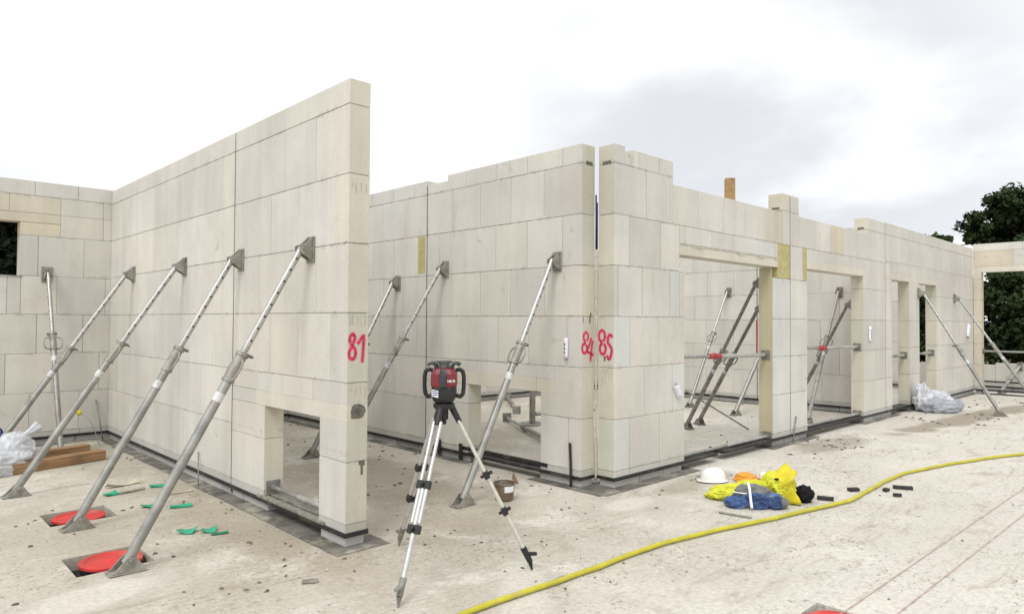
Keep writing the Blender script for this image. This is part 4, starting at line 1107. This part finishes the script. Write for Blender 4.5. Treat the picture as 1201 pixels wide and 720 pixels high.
# hard hat
def helmet(label, c, r, mat, rot, h=1.0, tilt=0.):
    t = thing('hard_hat', label, 'hard hat', (c[0], c[1], 0), rot)
    bm = bmesh.new(); seg = 32; rings = []
    prof = [(1.16, .0), (1.17, .012), (1.02, .03), (1.0, .05), (.985, .3), (.92, .55), (.80, .75), (.6, .90), (.35, .985), (.0, 1.0)]
    for k, (pr, pz) in enumerate(prof):
        ring = []
        for i in range(seg):
            a = 2*pi*i/seg; rr = pr*r
            if k < 3: rr *= 1+.10*max(0, cos(a))**3
            x, y = rr*cos(a)*1.16, rr*sin(a)*.92; z = pz*r*.98*h+.012
            if k >= 4: z += .035*r*max(0, 1-abs(y)/(r*.16))*(1 if k < 9 else 1)
            if k < 3: z += .02*r*(1-cos(a))*.0
            ring.append(bm.verts.new((x, y, z)))
        rings.append(ring)
    for A, B in zip(rings, rings[1:]):
        for i in range(seg): bm.faces.new((A[i], A[(i+1) % seg], B[(i+1) % seg], B[i]))
    bmesh.ops.remove_doubles(bm, verts=bm.verts, dist=.001)
    if tilt: bmesh.ops.rotate(bm, cent=(r, 0, 0), matrix=Matrix.Rotation(tilt, 3, 'Y'), verts=bm.verts)
    o = obj('shell', bm, mat, t, smooth='auto', world=False); md = o.modifiers.new('solid', 'SOLIDIFY'); md.thickness = .004
    bm = bmesh.new(); lathe(bm, [(r*.93, .008), (r*.95, .035), (r*.9, .06)], (0, 0, 0), 24, 1.12, .9); obj('headband', bm, MAT['black_plastic'], t, smooth=True, world=False)
helmet('white hard hat lying on the floor in front of the first doorway', (6.35, 3.64), .115, MAT['white_plastic'], 2.6, 1.1)
helmet('orange hard hat lying behind the yellow bag with only its top showing', (6.62, 3.42), .115, MAT['orange_plastic'], .8, .62)

# yellow bag, lime with a warm flared mouth
t = thing('yellow_bag', 'crumpled fluorescent yellow bag with flared open mouth beside the white hard hat', 'bag', (5.95, 3.0, 0))
ax = Vector((.60, -.80, 0))
bm = bmesh.new()
def at(k, off=0.): return Vector((5.76, 3.27, 0))+ax*k+Vector((.80, .60, 0))*off
blob(bm, at(.13)+Vector((0, 0, .045)), (.19, .12, .075), 1, .16, 1.2, 6, atan2(-.8, .6), .005, 0, .36)
blob(bm, at(.36, .03)+Vector((0, 0, .07)), (.21, .14, .095), 2, .16, 1.2, 6, atan2(-.8, .6), .005, 0, .36)
blob(bm, at(.55, .02)+Vector((0, 0, .10)), (.14, .15, .14), 4, .16, 1.2, 6, atan2(-.8, .6), .005, 0, .34)
obj('bag_body', bm, MAT['yellow_fabric'], t, smooth=True)
bm = bmesh.new(); rings = []
for i, (k, r, zc) in enumerate(((.44, .085, .10), (.50, .11, .115), (.56, .135, .125), (.61, .150, .14), (.645, .158, .15), (.665, .152, .155))):
    c = at(k, .0)+Vector((0, 0, zc))
    ring = []
    for j in range(48):
        a = 2*pi*j/48; fo = .05+.022*i
        rr = r*(1+fo*sin(5*a+i*.35)+fo*.7*sin(9*a+1+i*.6)+.10*noise.noise(Vector((cos(a)*2, sin(a)*2, i*.5))))
        p = c+Vector((.80, .60, 0))*cos(a)*rr*1.05+Vector((-.05, .07, 1.0))*sin(a)*rr+ax*(.035*sin(3*a+2)*i/5)
        p.z = max(p.z, .006); ring.append(bm.verts.new(p))
    rings.append(ring)
for A, B in zip(rings, rings[1:]):
    for k in range(48): bm.faces.new((A[k], A[(k+1) % 48], B[(k+1) % 48], B[k]))
o = obj('bag_mouth', bm, MAT['yellow_warm'], t, smooth=True); md = o.modifiers.new('s', 'SOLIDIFY'); md.thickness = .004
for a, b in ((.50, .225), (.53, .16)):
    bm = bmesh.new(); c = at(a, -.13)+Vector((0, 0, b)); blob(bm, c, (.024, .012, .010), 3, .3, 2, 3, -.6); obj('black_print', bm, MAT['black_fabric'], t, smooth=True)
t = thing('blue_bundle', 'blue and grey rolled work clothes tied with a white strap, before the yellow bag', 'clothes', (5.72, 2.9, 0))
ang = atan2(-.8, .62)
bm = bmesh.new()
blob(bm, (5.625, 3.0, .042), (.095, .08, .055), 11, .10, 1.3, 6, ang, .005, 0, .26)
blob(bm, (5.735, 2.87, .058), (.105, .095, .075), 12, .10, 1.3, 6, ang, .005, 0, .26)
blob(bm, (5.835, 2.755, .055), (.075, .08, .068), 13, .10, 1.3, 6, ang, .005, 0, .26)
obj('cloth_roll', bm, MAT['blue_fabric'], t, smooth=True)
bm = bmesh.new(); blob(bm, (5.80, 2.93, .09), (.16, .09, .085), 14, .25, 2.4, 5, ang, .005, 0, .12); blob(bm, (5.86, 2.70, .05), (.055, .05, .05), 15, .25, 2.4, 4, ang, .005)
obj('grey_lining', bm, MAT['grey_fabric'], t, smooth=True)
bm = bmesh.new(); pts = [(5.575, 2.83, .03), (5.60, 2.855, .10), (5.66, 2.895, .165), (5.75, 2.955, .19), (5.82, 3.0, .18)]
tube(bm, catmull(pts, 5), .013, 8, flat=.45); tube(bm, catmull([(5.62, 2.90, .135), (5.60, 2.95, .135), (5.585, 3.01, .135)], 5), .010, 8, flat=.45)
obj('strap', bm, MAT['white_strap'], t, smooth=True)
bm = bmesh.new(); blob(bm, (6.23, 2.665, .065), (.085, .07, .08), 21, .3, 3, 4, 0, .005, 0, .2)
tag(root_at(obj('work_glove', bm, MAT['black_fabric'], smooth=True), (6.23, 2.665, 0)), 'black crumpled work glove at the right end of the yellow bag', 'glove')
bm = bmesh.new(); blob(bm, (6.75, 3.30, .04), (.06, .05, .05), 22, .3, 3, 3, 0, .005)
tag(root_at(obj('cleaning_rag', bm, MAT['white_strap'], smooth=True), (6.75, 3.30, 0)), 'small pale rag half hidden behind the yellow bag', 'rag')

def flat_piece(name, label, cat, c, L, w, ang, mat, h=.012, curl=0., group=None, seed=0):
    bm = bmesh.new(); n = 6; R = Matrix.Rotation(ang, 3, 'Z'); top, bot = [], []
    for i in range(n+1):
        u = i/n-.5
        for v in (-.5, .5):
            ww = w*(1+.25*noise.noise(Vector((u*4, v, seed*3.3))))
            z = .003+curl*.22*abs(u+v*.4)**2*4*L
            p = R @ Vector((u*L, v*ww, 0))
            bot.append(bm.verts.new((p.x, p.y, z))); top.append(bm.verts.new((p.x, p.y, z+h)))
    for i in range(n):
        a = 2*i
        bm.faces.new((top[a], top[a+2], top[a+3], top[a+1])); bm.faces.new((bot[a], bot[a+1], bot[a+3], bot[a+2]))
        bm.faces.new((bot[a], bot[a+2], top[a+2], top[a])); bm.faces.new((bot[a+1], top[a+1], top[a+3], bot[a+3]))
    bm.faces.new((bot[0], top[0], top[1], bot[1])); a = 2*n; bm.faces.new((bot[a], bot[a+1], top[a+1], top[a]))
    bmesh.ops.recalc_face_normals(bm, faces=bm.faces[:])
    o = obj(name, bm, mat, bevel=.0015, seg=1); o.location = (c[0], c[1], .001)
    tag(o, label, cat, group); return o
GG = 'green plastic wedges scattered before wall 81'
IM = -.77
flat_piece('plastic_wedge', 'green curled plastic wedge nearest the camera, left of a similar one', 'wedge', (1.872, 5.475),   .125, .105, IM, MAT['green'], .006, .55, GG, 1)
flat_piece('plastic_wedge', 'green curled plastic wedge with a dark green strip lying against its right side', 'wedge', (2.00, 5.39), .105, .105, IM+.3, MAT['green'], .006, .6, GG, 2)
flat_piece('plastic_wedge', 'dark green plastic strip beside the right-hand green wedge', 'wedge', (2.035, 5.265), .12, .028, -.25, MAT['green_dark'], .012, .05, GG, 3)
flat_piece('plastic_wedge', 'long flat green plastic wedge right of the nearest brace, pointing right', 'wedge', (2.08, 6.245), .17, .055, -.35, MAT['green'], .016, .1, GG, 4)
flat_piece('plastic_wedge', 'bent green plastic wedge showing at the left side of the nearest brace', 'wedge', (1.895, 6.43), .15, .075, -.4, MAT['green'], .010, .4, GG, 5)
flat_piece('plastic_wedge', 'small green plastic wedge on the floor closest to wall 81', 'wedge', (2.165, 7.15), .14, .05, -.35, MAT['green'], .016, .2, GG, 6)
flat_piece('plastic_wedge', 'square green plastic wedge next to a grey lath right of the second brace', 'wedge', (1.755, 7.10), .11, .085, .2, MAT['green'], .014, .3, GG, 7)
flat_piece('scrap_lath', 'short grey lath lying against the square green wedge', 'lath', (1.93, 7.10), .24, .03, .25, MAT['steel_plate'], .012, .1, None, 8)
flat_piece('scrap_lath', 'curled pale grey strip of scrap behind the square green wedge', 'strip', (1.93, 7.42), .30, .06, .2, MAT['cream_foam'], .008, .35, None, 9)
flat_piece('scrap_lath', 'thin pale strip of scrap near the foot of wall 81', 'strip', (2.25, 6.75), .22, .02, .1, MAT['cream_foam'], .006, .1, None, 10)
flat_piece('scrap_lath', 'flat grey strip of scrap on the floor in front of the blue clothes', 'strip', (5.36, 2.87), .27, .035, -1.40, MAT['steel_plate'], .008, .02, None, 11)
GC = 'dark rubber scraps near the hose'
for (c, L, w, a, lab) in (((6.98, 2.51), .10, .055, -.6, 'dark rubber scrap lying farther back above the bend of the hose'), ((6.44, 2.56), .14, .05, -1.2, 'pointed dark rubber scrap beside the black glove'), ((7.42, 2.21), .17, .045, -1.1, 'longest dark rubber scrap just beyond the hose'), ((7.06, 2.15), .07, .03, -1.0, 'smallest dark rubber scrap on the camera side of the hose'), ((7.20, 2.29), .06, .04, -.2, 'dark rubber crumb tucked against the hose')):
    flat_piece('rubber_scrap', lab, 'scrap', c, L, w, a, MAT['chip'], .028, .03, GC, L)
flat_piece('rubber_scrap', 'small grey rubber tile lying on the floor in front of the end of wall 81', 'scrap', (2.07, 3.93), .095, .05, -.5, MAT['steel_plate'], .01, .02, None, 31)
bm = bmesh.new(); lathe(bm, [(.0, .0), (.012, .0), (.014, .012), (.012, .026), (0, .027)], (2.02, 3.15, .003), 14)
tag(root_at(obj('bottle_cap', bm, MAT['foam'], smooth='auto'), (2.02, 3.15, .003)), 'tiny dark blue cap on the bare floor left of the front tripod foot', 'cap')

# grit and crumbs (uncountable)
bm = bmesh.new()
def crumb(x, y, s, fl=.45):
    mi = 1 if random.random() < .5 and s < .016 else 0; n0 = len(bm.faces)
    a = random.random()*6.28
    R = Matrix.Rotation(a, 3, 'Z'); vs = []
    for z in (0, 1):
        for i in range(5):
            q = 2*pi*i/5; k = s*(1-.45*z)*random.uniform(.6, 1.2)
            p = R @ Vector((cos(q)*k, sin(q)*k*.6, 0)); vs.append(bm.verts.new((x+p.x, y+p.y, .001+z*s*fl)))
    q = bm.faces.new(vs[5:]); q.material_index = mi
    for i in range(5): j = (i+1) % 5; q = bm.faces.new((vs[i], vs[j], vs[5+j], vs[5+i])); q.material_index = mi
def inhole(x, y): return any(a-.03 < x < b+.03 and c-.03 < y < d+.03 for a, b, c, d in holes)
def scatter(n, x0, x1, y0, y1, s0, s1):
    for _ in range(n):
        x, y = random.uniform(x0, x1), random.uniform(y0, y1)
        if noise.noise(Vector((x*1.3, y*1.3, 2))) < .06 and random.random() < .9: continue
        if inhole(x, y): continue
        crumb(x, y, s0+(s1-s0)*random.random()**5)
scatter(900, .5, 2.4, 2.6, 10.2, .003, .024)
scatter(700, 2.28, 2.55, 4.1, 10.2, .003, .024)
scatter(900, 2.8, 5.0, 4.0, 10., .003, .030)
scatter(700, 1.7, 4.2, 2.4, 4.3, .0025, .018)
scatter(600, 4.2, 6.9, 3.4, 4.0, .003, .024)
scatter(600, 8.3, 10.6, 3.3, 4.0, .004, .034)
scatter(500, 6.6, 13., 4.5, 9.5, .005, .036)
scatter(500, 12.5, 18., 2.6, 3.9, .006, .05)
scatter(900, 3., 13., .6, 3.3, .003, .018)
tag(obj('grit', bm, [MAT['grit'], MAT['cream_foam']]), 'loose grit and mortar crumbs strewn over the concrete floor', 'grit', kind='stuff')

# pink snapped chalk lines
for i, (a, b, lab) in enumerate((((3.9, 1.505), (9.5, 1.38), 'faint pink chalk line on the floor at lower right, the one farther from the camera'), ((3.9, 1.295), (9.5, 1.16), 'faint pink chalk line on the floor at lower right, the one nearer the camera'))):
    bm = bmesh.new(); n = 160; prev = None
    for k in range(n+1):
        u = k/n; x = a[0]+(b[0]-a[0])*u; y = a[1]+(b[1]-a[1])*u
        w = max(.0012, .0046*(1+1.3*noise.noise(Vector((k*.45, 3, i*4)))))
        q = (bm.verts.new((x, y-w, .004)), bm.verts.new((x, y+w, .004)))
        if prev: bm.faces.new((prev[0], q[0], q[1], prev[1]))
        prev = q
    tag(obj('chalk_line', bm, MAT['pink']), lab, 'chalk line')

# papers in plastic sleeves on the walls
def note(label, W, s, z, w, h, tilt=0., bulge=.02):
    t = thing('paper_note', label, 'note', W.P(s, -.004, z), 0, 'white papers hung on the walls')
    bm = bmesh.new(); rows = 7; cols = 5; V = []
    for i in range(rows):
        v = i/(rows-1)-.5; r = []
        for j in range(cols):
            u = j/(cols-1)-.5; a = u*w*cos(tilt)-v*h*sin(tilt); b = u*w*sin(tilt)+v*h*cos(tilt)
            r.append(bm.verts.new(W.P(s+a, -.006-bulge*(1-4*u*u), z+b)))
        V.append(r)
    for i in range(rows-1):
        for j in range(cols-1): bm.faces.new((V[i][j], V[i][j+1], V[i+1][j+1], V[i+1][j]))
    o = obj('sheet', bm, MAT['paper'], t, smooth=True); md = o.modifiers.new('s', 'SOLIDIFY'); md.thickness = .002
    bm = bmesh.new()
    for k in range(3):
        zz = z+h*(.18-.2*k); W.box(bm, s-w*.10, s+w*.14, zz-.012, zz+.012, -.0095-bulge, -.0088-bulge)
    if not tilt: obj('writing', bm, MAT['ink'], t)
    else: bm.free()
note('small folded white paper hung on wall 84 left of its number', Wall('x', XB, .2), 4.545, 1.35, .055, .20)
note('rolled white paper sticking out slantwise from wall 85 near the first doorway', Wall('y', YC, .2), 6.42, .88, .085, .16, .55, .05)
note('small white paper hung on the pier right of the second doorway', Wall('y', YC, .2), 12.2, 1.44, .11, .25)
note('white crumpled paper on the last stretch of wall 85 by the end corner', Wall('y', YC, .2), 18.4, 1.45, .16, .30, -.35, .04)

# heap of plastic film at the right
t = thing('plastic_sheeting', 'heap of white and grey crumpled plastic sheeting by the far narrow doorway', 'sheeting', (14.55, 3.75, 0))
bm = bmesh.new()
blob(bm, (14.68, 3.80, .17), (.34, .28, .20), 31, .15, 1.1, 6, .2, .005, 0, .2)
blob(bm, (14.30, 3.92, .24), (.18, .15, .27), 33, .25, 1.2, 6, .2, .005, 0, .3)
obj('white_film', bm, MAT['film'], t, smooth=True)
bm = bmesh.new(); blob(bm, (14.38, 3.66, .11), (.34, .23, .14), 32, .15, 1.1, 6, -.5, .005, 0, .2); blob(bm, (14.80, 3.60, .10), (.24, .17, .12), 34, .15, 1.1, 6, -.5, .005, 0, .2)
obj('grey_film', bm, MAT['film_grey'], t, smooth=True)

# timber post beyond the cross wall
bm = bmesh.new(); box(bm, (-.10, -.10, 0), (.10, .10, 4.66))
o = obj('timber_post', bm, MAT['wood_post'], bevel=.006); o.location = (13.42, 7.30, .002); o.rotation_euler = (0, 0, .62)
tag(o, 'tan square timber post rising behind the walls above the first doorway', 'post')

# ================================================================== TREES
def tree(label, base, clumps, leaves, size, mat, trunk_r=.22, seed=1, group='trees beyond the building'):
    rnd = random.Random(seed); base = Vector(base)
    t = thing('tree', label, 'tree', base, 0, group)
    bm = bmesh.new()
    top = max((Vector(c[:3]) for c in clumps), key=lambda v: v.z)
    mid = sum((Vector(c[:3]) for c in clumps), Vector())/len(clumps)
    fork = base.lerp(mid, .55)
    tube(bm, [base, base.lerp(fork, .5)+Vector((.1, .05, 0)), fork], lambda k: trunk_r*(1-.45*k), 9)
    for c in clumps:
        c = Vector(c[:3]); m1 = fork.lerp(c, .5)+Vector((rnd.uniform(-.3, .3), rnd.uniform(-.3, .3), .2))
        tube(bm, [fork, m1, c], lambda k: trunk_r*(.45-.38*k), 6)
        for _ in range(4):
            d = Vector((rnd.gauss(0, 1), rnd.gauss(0, 1), rnd.gauss(.3, .8))).normalized()
            tube(bm, [m1.lerp(c, .6), c+d*.8], lambda k: .04-.03*k, 4)
    obj('trunk', bm, MAT['bark'], t, smooth=True)
    bm = bmesh.new(); lay = bm.loops.layers.float_color.new('tint')
    tot = sum(c[3]**2 for c in clumps)
    for cx, cy, cz, r in clumps:
        n = int(leaves*r*r/tot); subs = []
        for _ in range(int(10+r*9)):
            d = Vector((rnd.gauss(0, 1), rnd.gauss(0, 1), rnd.gauss(0, 1))).normalized()*r*rnd.uniform(.35, 1.05)
            subs.append((Vector((cx, cy, cz))+Vector((d.x, d.y, d.z*.75)), r*rnd.uniform(.24, .42), rnd.random()))
        for _ in range(n):
            sc, sr, tn = rnd.choice(subs)
            d = Vector((rnd.gauss(0, 1), rnd.gauss(0, 1), rnd.gauss(0, .75)))
            p = sc+d*min(1., 1.9/max(d.length, .01))*sr*.6
            if p.z < .1: continue
            nrm = (d.normalized()+Vector((rnd.gauss(0, .7), rnd.gauss(0, .7), rnd.gauss(.5, .6)))).normalized()
            u, w = frame(nrm); a = rnd.random()*6.28; u, w = u*cos(a)+w*sin(a), w*cos(a)-u*sin(a)
            s = size*rnd.uniform(.6, 1.3)
            f = bm.faces.new([bm.verts.new(p+u*s), bm.verts.new(p+w*s*.5), bm.verts.new(p-u*s*.9), bm.verts.new(p-w*s*.5)])
            v = min(1, max(0, .55*tn+rnd.uniform(0, .5)))
            for l in f.loops: l[lay] = (v, v, v, 1)
    obj('crown', bm, mat, t)
tree('tall dark tree behind the end wall at the right picture edge', (31.5, 3.6, -.15),
     [(30.5, 6.55, 5.1, .65), (30.5, 6.0, 5.5, .75), (30.5, 5.5, 5.85, .8), (31, 5.75, 4.6, .9), (31, 5.15, 5.85, .9), (31, 4.3, 6.35, .9), (31.5, 3.2, 6.6, 1.3), (31.5, 1.6, 6.8, 1.6), (32, .2, 6.6, 1.6), (32, 4.9, 4.6, 1.3), (31.5, 3.4, 4.9, 1.5), (32, 1.8, 4.9, 1.7), (31.6, 5.2, 3.6, 1.0), (32, 4, 3.2, 1.5), (32, 2.2, 3.2, 1.6), (32, .5, 4., 1.8)], 95000, .10, MAT['leaf'], .28, 3)
tree('lower mid green tree in front of the tall dark one at the right picture edge', (28.5, 1.9, -.15),
     [(28.5, 4.0, 4.2, .9), (28.5, 2.9, 4.4, 1.1), (28.5, 1.8, 4.6, 1.2), (28.5, 3.6, 3.1, 1.1), (28.5, 2.2, 3.0, 1.3), (28.6, .6, 3.6, 1.4)], 45000, .09, MAT['leaf2'], .2, 5)
hedge = [(27.5, 6.6), (27.8, 4.8), (27.6, 3.1), (27.8, 1.2), (27.5, -.8), (27.6, -3.), (28., 8.6), (28.2, 10.6)]
hl = ('dark bush seen through the far narrow doorway', 'dark bush behind the left part of the wide opening', 'dark bush behind the wide opening, below the mid green tree', 'dark bush at the right picture edge behind the wide opening',
      'dark bush outside the right picture edge', 'last dark bush far outside the right edge', 'dark bush behind the outer wall', 'dark bush hidden farthest behind the outer wall')
for i, ((x, y), lab) in enumerate(zip(hedge, hl)):
    tree(lab, (x, y, -.15), [(x, y-.3, .9, 1.0), (x+.2, y+.5, 1.0, 1.0), (x, y, 1.9, 1.1), (x+.3, y-.5, 2.6, .9), (x+.4, y+.3, 3.1, .9)], 14000, .10, MAT['leaf'], .10, 20+i, 'bushes behind the wide opening')
tree('small distant tree whose top just clears the long wall left of the big trees', (60, 15.6, -.15), [(60, 15.7, 8.0, .7), (60, 14.9, 7.9, .7), (60, 16.4, 7.6, .8), (60, 15.5, 6.6, 1.8)], 5000, .2, MAT['leaf2'], .25, 41)
tree('dark tree outside the window of the back wall', (2.6, 19.5, -.15), [(2.2, 19.2, 2.2, 1.3), (3.4, 19.5, 2.8, 1.2), (2.4, 19.5, 3.6, .9), (1.3, 19.4, 3.1, 1.2), (.2, 19.6, 2.4, 1.3), (3.2, 19.6, 3.7, .8), (4.05, 19.6, 4.35, .33), (3.8, 19.6, 3.6, .6)], 70000, .11, MAT['leaf_dark'], .18, 51)

# ================================================================== LIGHT
CLOUD_SEED = 12.2
w = bpy.data.worlds.new('World'); S.world = w; w.use_nodes = True; nt = w.node_tree
bg = nt.nodes['Background']; bg.inputs['Strength'].default_value = .1
SUN_EL, SUN_AZ = radians(52), radians(207)     # azimuth of the sun measured from +x towards +y
sky = nt.nodes.new('ShaderNodeTexSky'); sky.sky_type = 'NISHITA'; sky.sun_disc = False
sky.sun_elevation = SUN_EL; sky.sun_rotation = radians(90)-SUN_AZ
tc = nt.nodes.new('ShaderNodeTexCoord'); d = tc.outputs['Generated']
sep = nt.nodes.new('ShaderNodeSeparateXYZ'); link(nt, d, sep.inputs[0])
zz = math_n(nt, 'ADD', math_n(nt, 'MAXIMUM', sep.outputs[2], 0.), .22)
cmb = nt.nodes.new('ShaderNodeCombineXYZ'); link(nt, math_n(nt, 'DIVIDE', sep.outputs[0], zz), cmb.inputs[0]); link(nt, math_n(nt, 'DIVIDE', sep.outputs[1], zz), cmb.inputs[1]); cmb.inputs[2].default_value = CLOUD_SEED
cn = noise_n(nt, cmb.outputs[0], 1.0, 5, .48, .25)
cn2 = noise_n(nt, cmb.outputs[0], 3.4, 6, .55, .2)
def toward(az, el, a, b):
    v = nt.nodes.new('ShaderNodeVectorMath'); v.operation = 'DOT_PRODUCT'; link(nt, d, v.inputs[0])
    v.inputs[1].default_value = (cos(el)*cos(az), cos(el)*sin(az), sin(el))
    return ramp(nt, v.outputs['Value'], cos(a), cos(b))
reg = toward(radians(26), radians(12), radians(26), radians(8))
reg2 = math_n(nt, 'MULTIPLY', toward(radians(80), radians(16), radians(20), radians(4)), .55)
reg3 = math_n(nt, 'MULTIPLY', toward(radians(55), radians(18), radians(16), radians(3)), .22)
rg = math_n(nt, 'MAXIMUM', math_n(nt, 'MAXIMUM', reg, reg2), reg3)
cm = math_n(nt, 'MULTIPLY', ramp(nt, math_n(nt, 'ADD', math_n(nt, 'MULTIPLY', cn, .85), math_n(nt, 'MULTIPLY', cn2, .2)), .33, .60), rg)
cloud = mixc(nt, cm, (11.6, 11.6, 11.7), (7.8, 7.9, 8.15))
fin = mixc(nt, .90, sky.outputs[0], cloud)
link(nt, fin, bg.inputs['Color'])
sl = bpy.data.lights.new('sun', 'SUN'); so = bpy.data.objects.new('sun', sl); COL.objects.link(so)
sl.energy = 1.5; sl.angle = radians(22); sl.color = (1., .975, .94)
sd = Vector((cos(SUN_EL)*cos(SUN_AZ), cos(SUN_EL)*sin(SUN_AZ), sin(SUN_EL)))
so.rotation_euler = (-sd).to_track_quat('-Z', 'Y').to_euler()

S.view_settings.view_transform = 'Standard'; S.view_settings.look = 'None'; S.view_settings.gamma = 1; S.view_settings.use_curve_mapping = False
S.view_settings.exposure = .12
S.render.engine = 'CYCLES'
